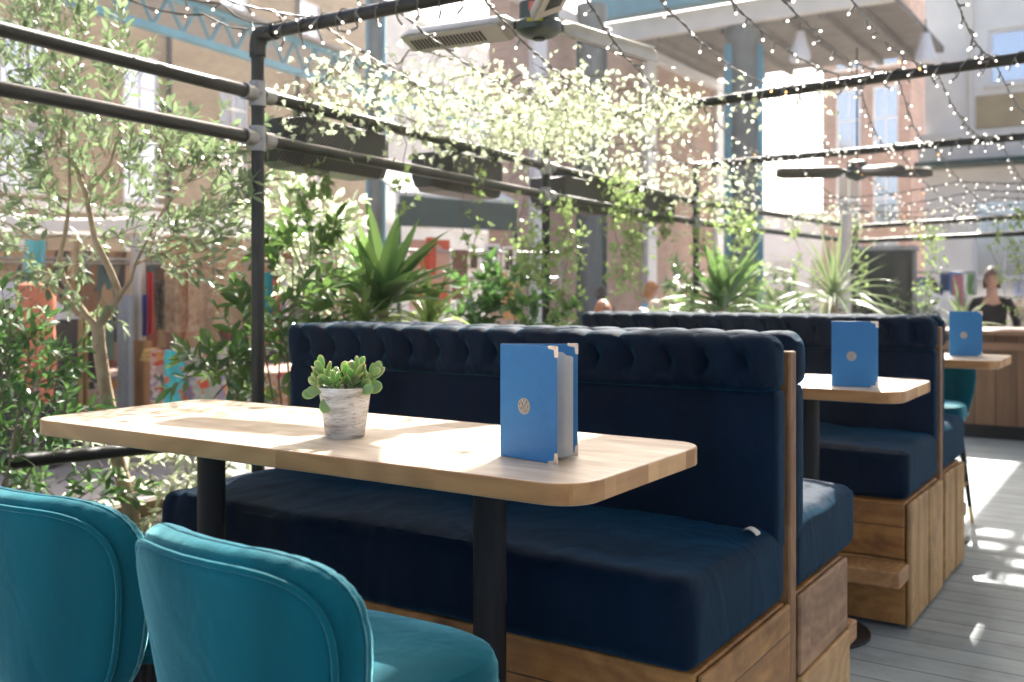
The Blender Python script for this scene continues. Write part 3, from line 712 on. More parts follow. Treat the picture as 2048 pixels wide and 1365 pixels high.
# ---------------------------------------------------------------- radiant heaters
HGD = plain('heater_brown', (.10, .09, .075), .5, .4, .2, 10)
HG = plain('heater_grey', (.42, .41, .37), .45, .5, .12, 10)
HD = plain('heater_dark', (.06, .08, .07), .4, .4, .2, 10)
def heater(c, arms, label, s=1.):
    big = s > 1.5
    c = Vector(c); t = thing('patio_heater', c, label, 'heater', 'three armed electric heaters hung over the tables')
    hub = MB().lathe([(0, -.055), (.035, -.055), (.06, -.048), (.085, -.03), (.088, .0), (.075, .012), (.075, .075), (.05, .09), (0, .09)], c, 28).build('hub', HD, t)
    MB().tube([c + UP * .09, c + UP * .95], .006, 10).build('drop_rod', STEEL, t)
    MB().lathe([(0, -.062), (.022, -.062), (.026, -.056), (0, -.056)], c, 20).build('centre_cap', BLACKM, hub)
    q = RT; m = MB().box(c - FW * .078 - RT * .03 + UP * .045, (.020, .006, .034), rotz(TH)); m.build('warning_label', plain('red_label', (.42, .10, .07), .5), hub, smooth=False)
    m = MB().box(c - FW * .084 - RT * .018 - UP * .006, (.06, .008, .011), rotz(TH)); m.build('caution_label', plain('yellow_label', (.5, .48, .03), .5), hub, smooth=False)
    for a, tilt in arms:
        d = Vector((math.cos(a), math.sin(a), tilt)).normalized(); w = UP.cross(d).normalized(); n = d.cross(w)
        roll = Matrix.Rotation(R(22), 3, d); w = roll @ w; n = roll @ n
        M = Matrix((d, w, n)).transposed(); L = .50
        body = MB()
        secs = [(.10, .5), (.14, 1), (.56, 1), (.60, .75)]
        vs = []
        for sd, k in secs:
            for (u, v) in ((-.062, -.012), (.062, -.012), (.055, .018), (.03, .042), (-.03, .042), (-.055, .018)):
                vs.append(c + d * sd + w * u * k + n * v * k)
        body.add(vs, [(i * 6 + j, i * 6 + (j + 1) % 6, (i + 1) * 6 + (j + 1) % 6, (i + 1) * 6 + j) for i in range(3) for j in range(6)] + [(5, 4, 3, 2, 1, 0), (18, 19, 20, 21, 22, 23)])
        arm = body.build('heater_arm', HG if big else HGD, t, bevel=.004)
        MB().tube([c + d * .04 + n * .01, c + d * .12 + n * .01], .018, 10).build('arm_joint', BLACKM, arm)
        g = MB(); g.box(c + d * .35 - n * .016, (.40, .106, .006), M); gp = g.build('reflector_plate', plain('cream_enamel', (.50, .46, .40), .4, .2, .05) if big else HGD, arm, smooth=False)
        sl = MB()
        for k in range(20): sl.box(c + d * (.24 + .0165 * k) - n * .0205, (.0075, .060, .003), M)
        sl.build('grille_slot', BLACKM, gp, smooth=False)
        tp = MB()
        for k in range(16): tp.box(c + d * (.40 + .012 * k) + n * .044, (.004, .055, .008), M)
        tp.build('cooling_fin', HG, arm, smooth=False)
    return t
heater(at(1078, 48, 3.75), [(TH + R(152), .0), (TH + R(38), -.07), (TH + R(-82), .05)], 'large electric heater with cream slotted arms hanging at the top centre', 2.)
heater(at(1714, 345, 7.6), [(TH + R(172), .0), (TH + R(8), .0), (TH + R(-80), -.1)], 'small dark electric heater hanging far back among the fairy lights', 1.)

# ---------------------------------------------------------------- fairy lights
WIRE = plain('light_wire', (.10, .095, .08), .32)
BULB = emis('warm_led', (1, .91, .78), 1.3); BULBO = emis('amber_led', (1, .52, .16), 1.6); SOCK = plain('led_socket', (.18, .18, .17), .3)
def bulb_mesh(tip):
    m = MB(); m.tube([(0, 0, 0), (0, 0, -.030)], .0042, 6, m=0); m.ball((0, 0, -.034), (.0046, .0046, .0060), 8, 6, m=1)
    o = m.build('bulb', [SOCK, tip]); me = o.data; bpy.data.objects.remove(o); return me
BM1, BM2 = bulb_mesh(BULB), bulb_mesh(BULBO)
r3 = random.Random(5)
def strand(pts, label, spacing=.085, wr=.0042):
    t = thing('fairy_light_string', pts[0], label, 'string lights', 'fairy light strings draped over the pergola')
    fine = []
    for i in range(len(pts) - 1):
        a, b, s_ = Vector(pts[i]), Vector(pts[i + 1]), None
        L = (b - a).length; n = max(2, int(L / .05)); sag = .045 * L + r3.uniform(0, .03)
        for k in range(n): 
            f = k / n; fine.append(a.lerp(b, f) - UP * sag * 4 * f * (1 - f) + Vector((r3.uniform(-.003, .003), r3.uniform(-.003, .003), r3.uniform(-.003, .003))))
    fine.append(Vector(pts[-1]))
    m = MB()
    for ph in (0, PI):
        tw = []
        for i, p in enumerate(fine):
            for h_ in (0, .5):
                q = p.lerp(fine[min(i + 1, len(fine) - 1)], h_); a = ph + (i + h_) * 2.1
                tw.append(q + Vector((math.cos(a) * .0022, 0, math.sin(a) * .0022)))
        m.tube(tw, wr * .62, 5)
    m.build('wire', WIRE, t)
    acc = 0; cnt = 0
    for i in range(1, len(fine)):
        acc += (fine[i] - fine[i - 1]).length
        if acc > spacing and cnt < 98:
            acc = r3.uniform(-.02, .02); cnt += 1
            o = bpy.data.objects.new('bulb', BM2 if r3.random() < .07 else BM1); COL.objects.link(o); o.parent = t
            o.location = fine[i] - Vector(pts[0]); o.rotation_euler = (r3.gauss(0, .9), r3.gauss(0, .9), r3.uniform(0, 6)); o.scale = (1.0,) * 3
def onbeam(i, x):
    a, b = beam_fn(i); f = (x - a.x) / (b.x - a.x); return a.lerp(b, f) + UP * .028
WHERE = ['crossing nearest the top right corner', 'second in from the top right', 'passing right of the small far heater', 'above the pale red building windows', 'beside the teal column', 'crossing behind the big heater arm', 'through the thick of the ivy', 'left edge of the ivy mass', 'over the first woven trough', 'over the aisle at far right']
for k, (x1, x2, x3) in enumerate(((-.49, -.62, -.55), (-.79, -.86, -.9), (-.985, -1.02, -1.3), (-1.14, -1.2, -1.55), (-1.31, -1.5, -1.9), (-1.50, -2.05, -2.3), (-1.85, -2.35, -2.6), (-2.2, -2.62, -2.85), (-2.55, -2.85, -2.95), (-.20, -.10, .2))):
    p0 = onbeam(0, x1); e = Vector((x3 + .1, 10.4, H + .80))
    strand([p0 - Vector((0, .9, -.05)), p0, onbeam(1, x2), onbeam(2, x3), e], 'fairy light string running lengthwise overhead, ' + WHERE[k], .125)
def wrap(i, x0, x1, turns, label, off=0):
    pts = []; a, b = beam_fn(i); d = (b - a).normalized(); w = d.cross(UP); n = turns * 6
    t = thing('fairy_light_string', a.lerp(b, (x0 - a.x) / (b.x - a.x)), label, 'string lights', 'fairy light strings draped over the pergola')
    for k in range(n + 1):
        f = (x0 + (x1 - x0) * k / n - a.x) / (b.x - a.x); q = k / 6 * 2 * PI
        pts.append(a.lerp(b, f) + (w * math.cos(q) + UP * math.sin(q)) * .030 - UP * (.012 if k % 6 in (3, 4) else 0))
    MB().tube(pts, .0026, 5).build('wire', WIRE, t)
    for k in range(0, n, 2):
        if k // 2 >= 98: break
        o = bpy.data.objects.new('bulb', BM2 if r3.random() < .08 else BM1); COL.objects.link(o); o.parent = t; o.location = pts[k] - t.location
        o.rotation_euler = (r3.gauss(0, .8), r3.gauss(0, .8), 0)
wrap(0, -2.76, -1.5, 14, 'fairy light string wound round the nearest cross beam by its elbow')
wrap(1, -2.9, .2, 30, 'fairy light string wound round the middle cross beam')
wrap(2, -2.9, .2, 30, 'fairy light string wound round the rear cross beam')
strand([at(200, -25, 3.3), at(410, 30, 3.5), Vector((-2.76, 2.58, ZA + .03))], 'lower of two fairy light strings swooping to the first elbow from the left', .1)
strand([at(300, -22, 3.4), at(440, 8, 3.5), Vector((-2.70, 2.58, ZA + .035))], 'upper of two fairy light strings swooping to the first elbow from the left', .1)
for k in range(5):
    a = Vector((-2.8 + k * .12, 7.9 + k * .55, H + .80 - .02 * k)); b = Vector((.3, 7.6 + k * .5, H + .86 - .02 * k))
    strand([a, a.lerp(b, .5) - UP * .05, b], 'sagging fairy light string across the far end, number of rows from front ' + ['one', 'two', 'three', 'four', 'five'][k] if False else ('sagging fairy light string across the far end, ' + ['foremost row', 'just behind the foremost row', 'middle row', 'last row but one', 'rearmost row'][k]), .06)

# ---------------------------------------------------------------- foliage
IVY = leafmat('ivy_leaf', (.05, .11, .03), (.26, .35, .16), .22, .58, (.84, .90, .66))  # pale leaf colour; overexposed sunlight put into its reflectance
OLIVE = leafmat('olive_leaf', (.04, .08, .035), (.15, .20, .11), .32, .33, (.34, .46, .22))
BROAD = leafmat('broad_leaf', (.02, .055, .018), (.06, .13, .04), .26, .32, (.26, .44, .10))
FERN = leafmat('fresh_leaf', (.015, .05, .015), (.05, .13, .04), .32, .3, (.22, .44, .11))
YUC = leafmat('yucca_leaf', (.02, .07, .02), (.06, .16, .05), .3, .3, (.36, .56, .16))
GREYG = leafmat('grey_green_leaf', (.07, .11, .06), (.16, .22, .12), .4, .3, (.40, .50, .22))
BARK = plain('pale_bark', (.36, .27, .17), .85, 0, .3, 14, .5); TWIG = plain('twig', (.20, .15, .09), .8, 0, .3, 14)
VINE = plain('vine_stem', (.14, .11, .06), .8)

def branch(m, pts, r0, r1, n=9):
    k = len(pts); m.tube(pts, [r0 + (r1 - r0) * i / (k - 1) for i in range(k)], n)
def wig(a, b, k, amp, r_):
    a, b = Vector(a), Vector(b); out = [a]
    for i in range(1, k): out.append(a.lerp(b, i / k) + Vector((r_.uniform(-amp, amp), r_.uniform(-amp, amp), r_.uniform(-amp, amp))))
    return out + [b]
def sprig(m, lv, p, d, L, n, ll, lw, r_, droop=.2, shape=0, tw=.0016, fold=.2):
    """a twig with leaves along it"""
    d = d.normalized(); pts = []; q = Vector(p)
    for i in range(n + 1):
        pts.append(q.copy()); d = (d + Vector((r_.gauss(0, .10), r_.gauss(0, .10), r_.gauss(0, .08) - droop * .12))).normalized(); q = q + d * (L / n)
    if m is not None: m.tube(pts, [tw * 1.5] + [tw] * (n - 1) + [tw * .6], 4, cap=False)
    ph = r_.uniform(0, 6)
    for i in range(1, n + 1):
        dd = (pts[i] - pts[i - 1]).normalized(); s1 = dd.orthogonal().normalized(); s2 = dd.cross(s1)
        for k in (0, PI):
            a = ph + i * 1.57 + k; side = s1 * math.cos(a) + s2 * math.sin(a); l_ = ll * r_.uniform(.65, 1.2)
            ld = dd * .75 + side * .8 + UP * r_.uniform(-.35, .25)
            lv.leaf(pts[i], ld, UP * 1. + rv() * .9, l_, lw * l_ / ll, fold, curl=r_.uniform(-.05, .3), shape=shape)
    lv.leaf(pts[-1], d, UP + rv() * .6, ll, lw, fold)

# --- olive tree at left
ro = random.Random(21)
TD = 3.95
ot = thing('olive_tree', at(268, 1040, TD) - UP * .09, 'slim pale barked olive tree with grey green leaves behind the left rails', 'tree')
tk = MB(); T_ = lambda x, y, dt=0: at(x, y, TD + dt)
branch(tk, [T_(272, 1080), T_(262, 1025), T_(246, 960), T_(232, 905), T_(222, 840), T_(208, 760), T_(198, 690), T_(196, 650)], .031, .024, 12)
mains = [([T_(196, 655), T_(172, 630), T_(150, 600), T_(128, 560), T_(118, 520), T_(130, 470), T_(140, 400), T_(138, 300)], .017, .006),
         ([T_(196, 655), T_(215, 625, .02), T_(240, 590, .03), T_(222, 545, .03), T_(190, 480), T_(172, 390), T_(150, 330), T_(122, 290)], .019, .007),
         ([T_(150, 600), T_(110, 575), T_(60, 550, -.1), T_(0, 545, -.1), T_(-50, 530, -.2)], .009, .004),
         ([T_(240, 590), T_(262, 560), T_(270, 530), T_(300, 515, .1), T_(340, 500, .15)], .010, .004),
         ([T_(172, 390), T_(220, 330), T_(240, 260), T_(246, 200)], .008, .003),
         ([T_(122, 290), T_(90, 230), T_(60, 160), T_(50, 60)], .006, .003), ([T_(122, 290), T_(128, 200), T_(133, 100), T_(130, 10)], .006, .003),
         ([T_(270, 530), T_(310, 450, .1), T_(350, 380, .1), T_(400, 350, .1)], .006, .003), ([T_(138, 400), T_(80, 380), T_(20, 330), T_(-20, 300)], .006, .003),
         ([T_(340, 500), T_(400, 470), T_(440, 420), T_(480, 380)], .004, .002), ([T_(130, 470), T_(70, 480), T_(20, 450), T_(-30, 430)], .006, .003)]
for p, a, b in mains: branch(tk, p, a, b, 8)
crown = MB(); tw = MB()
cl = [(60, 60, 75), (150, 30, 60), (180, 100, 55), (20, 120, 50), (100, 170, 60), (60, 250, 60), (150, 240, 45), (215, 210, 40), (240, 150, 35), (20, 330, 60), (100, 330, 60), (190, 320, 55), (270, 300, 55), (330, 290, 50), (60, 420, 60), (120, 420, 50), (200, 430, 50), (270, 400, 60), (340, 370, 60), (400, 350, 55), (440, 310, 35), (30, 490, 45), (280, 480, 40), (330, 450, 50), (390, 440, 45), (440, 410, 40), (170, 520, 30), (90, 540, 35), (380, 520, 35), (330, 540, 25), (480, 370, 30), (200, 590, 22), (60, 590, 30), (-30, 200, 60), (-30, 400, 60), (90, -20, 60)]
for (x, y, s_) in cl:
    for k in range(int(s_ * .27)):
        q = at(x + ro.gauss(0, s_ * .55), y + ro.gauss(0, s_ * .5), TD + ro.uniform(-.3, .45))
        d = (q - at(190, 470, TD)).normalized() + rv() * .5 + UP * .4
        sprig(tw, crown, q, d, .15, 4, .058, .019, ro, .15)
tk.build('trunk', BARK, ot)
o = crown.build('crown', OLIVE, ot, smooth=False); tw.build('twigs', TWIG, o)['kind'] = 'stuff'

# --- leafy shrubs
def shrub(name, base, px, label, cat, mat, ll, lw, nst, rr, gl='sprig', spread=.5, group=None, seed=1, shape=0, top=None, droop=.2):
    """stems from base to the given crown blobs [(x, y, size, t)]"""
    r_ = random.Random(seed); t = thing(name, base, label, cat, group)
    sm = MB(); lv = MB(); tw_ = MB()
    for (x, y, s_, td) in px:
        c = at(x, y, td); branch(sm, wig(base + Vector((r_.uniform(-.06, .06), r_.uniform(-.06, .06), 0)), c, 5, .015, r_), .007, .003, 6)
        for k in range(int(nst * s_ / 50)):
            q = c + Vector((r_.gauss(0, 1), r_.gauss(0, 1), r_.gauss(0, .8))) * (s_ * td / F * .55)
            d = (q - c).normalized() * .7 + UP * .35 + rv() * .4
            sprig(tw_, lv, q, d, rr, 4, ll, lw, r_, droop, shape)
    for q in (tw_,): sm.v, o_ = sm.v + q.v, len(sm.v); sm.f += [[i + o_ for i in f] for f in q.f]; sm.r += q.r; sm.m += q.m
    sm.build('stem', TWIG, t); lv.build('foliage', mat, t, smooth=False); return t
shrub('nandina_shrub', Vector((-3.3, 1.75, .3)), [(30, 660, 40, 3.5), (60, 720, 45, 3.5), (20, 780, 55, 3.5), (80, 790, 36, 3.6), (40, 850, 60, 3.6), (90, 890, 40, 3.7), (20, 640, 30, 3.4), (60, 960, 50, 3.7), (120, 1000, 45, 3.7), (180, 980, 30, 3.8), (-40, 750, 60, 3.5), (-40, 900, 70, 3.5)],
      'dark green leafy shrub at the lower left edge, left of the table end', 'shrub', FERN, .062, .022, 12, .13, seed=3)
shrub('ground_shrub', Vector((-3.35, 2.75, .3)), [(300, 950, 38, 4.1), (340, 990, 38, 4.1), (370, 930, 34, 4.2), (230, 940, 28, 4.1), (400, 960, 30, 4.3), (320, 1010, 28, 4.), (470, 900, 30, 4.4)],
      'loose low shrub under the table end around the olive trunk', 'shrub', IVY, .055, .020, 13, .13, seed=4)
shrub('camellia_shrub', Vector((-3.2, 3.15, .3)), [(585, 520, 40, 4.3), (600, 570, 42, 4.3), (560, 620, 36, 4.2), (480, 690, 38, 4.05), (440, 730, 34, 4.0), (455, 770, 36, 4.0), (560, 690, 36, 4.2), (590, 740, 34, 4.25), (550, 780, 34, 4.2), (600, 650, 32, 4.3), (620, 480, 34, 4.4), (500, 640, 26, 4.1), (660, 640, 26, 4.4), (580, 800, 26, 4.3)],
      'glossy broad leaved shrub growing around the foot of the first post', 'shrub', BROAD, .088, .036, 9, .14, seed=5)
shrub('camellia_shrub', Vector((-3.3, 3.7, .3)), [(560, 430, 34, 4.7), (620, 440, 40, 4.8), (670, 500, 34, 4.8), (590, 470, 40, 4.7), (640, 560, 30, 4.8)],
      'sunlit upright shrub behind the first post, left of the big yucca', 'shrub', IVY, .07, .030, 16, .14, seed=6)
shrub('leafy_bush', Vector((-3.2, 5.2, .3)), [(980, 620, 36, 5.4), (1020, 600, 30, 5.4), (1040, 640, 34, 5.4), (960, 650, 30, 5.3), (1100, 640, 30, 5.7), (930, 640, 28, 5.2)],
      'bright green bush right of the big yucca behind the bench top', 'shrub', FERN, .075, .045, 12, .13, seed=8, shape=1)
shrub('leafy_bush', Vector((-3.25, 6.8, .3)), [(1372, 630, 28, 7.4), (1360, 640, 30, 7.4), (1510, 620, 30, 7.6), (1560, 650, 30, 7.8), (1590, 600, 34, 8.), (1400, 640, 34, 7.6)],
      'low green planting in the trough in front of the seated people', 'shrub', GREYG, .08, .03, 11, .14, seed=9)

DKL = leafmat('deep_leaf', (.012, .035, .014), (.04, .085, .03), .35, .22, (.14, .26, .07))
shrub('leafy_bush', Vector((-3.4, 8.4, .3)), [(1390, 600, 36, 8.8), (1420, 640, 44, 8.8), (1480, 610, 44, 9.), (1540, 630, 44, 9.2), (1600, 640, 40, 9.3), (1520, 570, 34, 9.2), (1360, 560, 28, 8.8)],
      'deep green bush behind the dark yucca at the far end of the trough', 'shrub', DKL, .09, .036, 13, .16, seed=19)
shrub('leafy_bush', Vector((-2.2, 10.95, 0)), [(1720, 640, 44, 10.6), (1770, 620, 44, 10.8), (1640, 640, 40, 10.4), (1810, 640, 40, 10.8), (1850, 655, 34, 10.8)],
      'shaded bush standing in front of the dark cabinet', 'shrub', DKL, .08, .034, 13, .16, seed=20)
# --- yuccas
def yucca(name, c, n, L, W, label, mat, seed, up=.25, trunk=True, group='spiky potted plants', arch=.35, gz=.3):
    r_ = random.Random(seed); c = Vector(c); base = Vector((c.x, c.y, gz)); t = thing(name, base, label, 'plant', group)
    if trunk: MB().tube(wig(base, c, 4, .01, r_), [.035, .03, .03, .028, .03], 10).build('trunk', BARK, t)
    m = MB()
    for k in range(n):
        el = math.acos(1 - r_.random() * (1.15 - up)) ; az = k * 2.399 + r_.uniform(-.3, .3)
        d = Vector((math.sin(el) * math.cos(az), math.sin(el) * math.sin(az), math.cos(el)))
        l_ = L * r_.uniform(.7, 1.1); w_ = W * r_.uniform(.8, 1.1); p = c + UP * r_.uniform(-.05, .05); side = d.cross(UP); side = side.normalized() if side.length > .01 else Vector((1, 0, 0))
        n8 = 9; vs = []
        for i in range(n8 + 1):
            f = i / n8; q = p + d * l_ * f - UP * (arch * l_ * f * f * math.sin(el)); wd = w_ * (.55 + 1.2 * f) if f < .35 else w_ * (1 - ((f - .35) / .65) ** 1.8); wd = max(.0008, wd)
            nn = side.cross(d).normalized()
            vs += [q - side * wd / 2 + nn * wd * .22, q, q + side * wd / 2 + nn * wd * .22]
        m.add(vs, [(i * 3 + j, i * 3 + j + 1, i * 3 + j + 4, i * 3 + j + 3) for i in range(n8) for j in (0, 1)], r_.random())
    m.build('foliage', mat, t, smooth=False); return t
yucca('yucca', at(765, 610, 4.75), 50, .54, .082, 'big sword leaved yucca rising behind the front bench, left of centre', YUC, 1, .30, arch=.2)
yucca('yucca', at(730, 655, 4.6), 44, .42, .034, 'arching striped spider leaved plant at the foot of the big yucca', leafmat('stripe_leaf', (.10, .2, .04), (.25, .36, .10), .3, .4, (.6, .75, .3)), 2, .0, False, arch=.5)
yucca('yucca', at(860, 650, 4.8), 40, .40, .036, 'arching pale spider leaved plant right of the big yucca', MATS['stripe_leaf'], 12, .0, False, arch=.5)
yucca('yucca', at(1445, 612, 7.3), 46, .56, .080, 'dark green yucca directly right of the third post', YUC, 3, .30, arch=.2)
yucca('dracaena', at(1668, 600, 7.6), 50, .80, .034, 'tall arching dracaena left of the dark cabinet', GREYG, 4, .15, arch=.48)
yucca('yucca', at(1925, 658, 8.9), 24, .50, .032, 'thin grey green arching plant behind the farthest menu', GREYG, 5, .05, False, arch=.45, gz=.6)
yucca('yucca', at(1555, 640, 8.2), 30, .42, .05, 'pale yellow green spiky plant low between the dark yucca and dracaena', GREYG, 6, .1, False, arch=.4)

# --- ivy
ri = random.Random(31)
IVYG = leafmat('ivy_leaf_green', (.04, .095, .022), (.15, .25, .075), .28, .45, (.52, .68, .25))  # greener ivy copy without the sun-blown paleness
def ivy(path, label, dens, spread, ll=.036, group='ivy garlands', seed=0, dn=.06, stemr=.0035):
    r_ = random.Random(seed + 100); t = thing('ivy_vine', path[0], label, 'ivy', group)
    st_ = MB(); lv = MB(); st_.tube(path, stemr, 6)
    for i in range(len(path) - 1):
        a, b = path[i], path[i + 1]; L = (b - a).length; n = max(1, int(L * dens * 1.1))
        for k in range(n):
            q = a.lerp(b, r_.random())
            if noise.noise(q * 7 + Vector((seed, 0, 0))) < -.12: continue
            off = Vector((r_.gauss(0, spread), r_.gauss(0, spread), r_.gauss(0, spread * .7) - abs(r_.gauss(0, dn))))
            q = q + off
            lv.leaf(q, rv() * .8 - UP * .6, rv() + UP * .5, ll * r_.uniform(.5, 1.35), ll * r_.uniform(.6, 1.1), .2, curl=.15, shape=2)
            if r_.random() < .12:
                st_.tube([q, q + Vector((r_.uniform(-.03, .03), r_.uniform(-.03, .03), r_.uniform(-.06, .06))), a.lerp(b, .5)], .0012, 4, cap=False)
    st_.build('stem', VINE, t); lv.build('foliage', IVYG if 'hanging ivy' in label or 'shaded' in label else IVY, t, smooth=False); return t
def pth(pts, amp=.03, k=4, r_=ri):
    out = []
    for i in range(len(pts) - 1): out += wig(pts[i], pts[i + 1], k, amp, r_)[:-1]
    return out + [Vector(pts[-1])]
LAT = ['against the rails', 'just inside the rails', 'one third of the way in', 'in the middle of the mass', 'towards its right side', 'at its right edge', 'hanging lowest over the rail']
for k, (xa, ya, xb, yb, d) in enumerate(((-2.86, 2.95, -3.02, 4.95, 520), (-2.80, 3.35, -2.95, 5.0, 520), (-2.66, 3.75, -2.80, 5.0, 560), (-2.45, 3.85, -2.6, 4.95, 520), (-2.2, 3.95, -2.4, 4.9, 460), (-1.95, 4.15, -2.15, 4.85, 420))):
    ivy(pth([Vector((xa, ya, ZB - .04)), Vector(((xa + xb) / 2, (ya + yb) / 2, ZB - .08)), Vector((xb, yb, ZB - .01))], .05), 'sunlit overhead ivy garland between the first two beams, ' + LAT[k], d, .085, .031, seed=k, dn=.05)
UPP = ['rising highest, over the big heater arm', 'high on the light wires near the centre', 'high on the light wires at the right of the mass', 'climbing from the first trough to the wires']
for k, (pts, d_) in enumerate((([(740, 120, 4.0), (860, 105, 4.2), (980, 130, 4.4)], 300), ([(900, 160, 4.3), (1040, 150, 4.6), (1180, 175, 4.9)], 420), ([(1080, 135, 4.6), (1200, 150, 4.8), (1300, 200, 5.1), (1420, 195, 5.4)], 260), ([(620, 215, 3.9), (680, 150, 3.95), (740, 110, 4.1)], 330))):
    ivy(pth([at(*q) for q in pts], .05), 'ivy garland ' + UPP[k], d_, .075, .033, seed=40 + k, dn=.07)
ivy(pth([Vector((-2.83, 2.9, H + .76)), Vector((-2.95, 3.9, H + .80)), Vector((-3.05, 5.0, H + .84))], .03), 'ivy creeping along the upper rail over the woven troughs', 190, .06, seed=8, dn=.08)
ivy(pth([Vector((-3.04, 5.1, ZB - .02)), Vector((-2.4, 4.92, ZB - .02)), Vector((-1.7, 4.83, ZB + .01)), Vector((-1.35, 4.77, ZB))], .03), 'ivy wound along the middle cross beam', 190, .07, seed=9)
ivy(pth([Vector((-3.04, 5.2, ZB - .08)), Vector((-3.03, 6.3, ZB - .2)), Vector((-3.02, 7.2, ZB - .15))], .06), 'ivy garland sagging between the second and third posts', 260, .10, seed=10)
ivy(pth([Vector((-2.7, 5.2, ZB - .12)), Vector((-2.6, 6.2, ZB - .15)), Vector((-2.6, 7.2, ZB - .05))], .06), 'ivy garland inside the third bay near the teal column', 170, .09, seed=11)
ivy(pth([Vector((-3.0, 7.4, ZB - .25)), Vector((-2.9, 9.0, ZB - .22)), Vector((-2.75, 10.9, ZB - .2))], .05), 'ivy garland along the last stretch of rail', 130, .10, seed=12)
ivy(pth([Vector((-2.6, 10.8, ZB - .25)), Vector((-1.2, 10.3, ZB - .28)), Vector((.5, 9.7, ZB - .22))], .05), 'ivy garland across the far end of the terrace', 90, .09, seed=13)
hang = [(612, 320, 425, 4.05, 'short strand just right of the first post', 95), (655, 330, 480, 4.3, 'strand left of the big yucca crown', 95), (800, 255, 460, 4.4, 'long thin strand over the big yucca', 40), (925, 370, 620, 4.9, 'long strand right of the big yucca', 75), (950, 330, 560, 4.9, 'thin strand in front of the framed pictures', 50),
        (1050, 400, 620, 5.6, 'thick curtain strand left of the second post', 200), (1128, 400, 640, 5.75, 'thick strand right of the second post', 200), (1075, 420, 560, 5.7, 'strand against the second post', 130), (1238, 330, 560, 6.3, 'wide curtain strand past the dark teal column', 260), (1252, 320, 575, 6.6, 'curtain strand above the seated red haired person', 240), (1275, 420, 520, 6.8, 'short strand above the blond person', 120),
        (1330, 400, 480, 7.2, 'short strand just left of the third post', 120), (1410, 380, 520, 7.5, 'strand right of the third post', 120), (1470, 400, 620, 7.6, 'broad curtain strand in front of the teal column foot', 260), (1500, 400, 600, 7.9, 'second curtain strand by the teal column foot', 220), (1590, 440, 620, 8.5, 'thin strand left of the dracaena', 100), (1720, 440, 560, 9., 'strand over the dark cabinet', 90), (1860, 440, 600, 9.2, 'strand left of the dark green door', 110), (1990, 430, 560, 9., 'strand above the person in black', 90), (2035, 380, 640, 8.6, 'strand at the right edge of the photo', 110)]
for k, (x, y0, y1, td, lb, dn_) in enumerate(hang):
    r_ = random.Random(k + 50); a = at(x, y0, td); n = 6; path = [a]
    for i in range(1, n + 1): path.append(at(x + r_.uniform(-14, 14), y0 + (y1 - y0) * i / n, td + r_.uniform(-.04, .04)))
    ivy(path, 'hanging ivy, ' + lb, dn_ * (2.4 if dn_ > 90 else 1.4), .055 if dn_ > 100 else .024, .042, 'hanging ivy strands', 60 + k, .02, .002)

# ================================================================ background
WHITE = plain('white_paint', (.72, .71, .69), .6, 0, .06, 3); CREAM = plain('cream_stone', (.72, .68, .60), .85, 0, .10, 1.2)
TEALM = plain('teal_paint', (.07, .25, .31), .45, .1, .15, 2); GREYC = plain('column_grey', (.12, .14, .135), .5, .1, .2, 3); DKG = plain('dark_green_paint', (.012, .045, .035), .5, 0, .2, 3)
def glassm():
    m, nt, b = newmat('window_glass'); b.inputs['Base Color'].default_value = (.66, .65, .62, 1); b.inputs['Roughness'].default_value = .08; b.inputs['Metallic'].default_value = .9; return m
GLASS = glassm()
STOCK = brick('stock_brick', (.40, .29, .165), (.31, .22, .12), (.38, .33, .24)); RED = brick('red_brick', (.46, .27, .20), (.38, .21, .15), (.46, .38, .32), .23, .075)
STOCKY = brick('stock_brick_side', (.40, .29, .165), (.31, .22, .12), (.38, .33, .24), flip=True); REDY = brick('red_brick_side', (.50, .33, .25), (.43, .27, .20), (.50, .42, .36), flip=True)
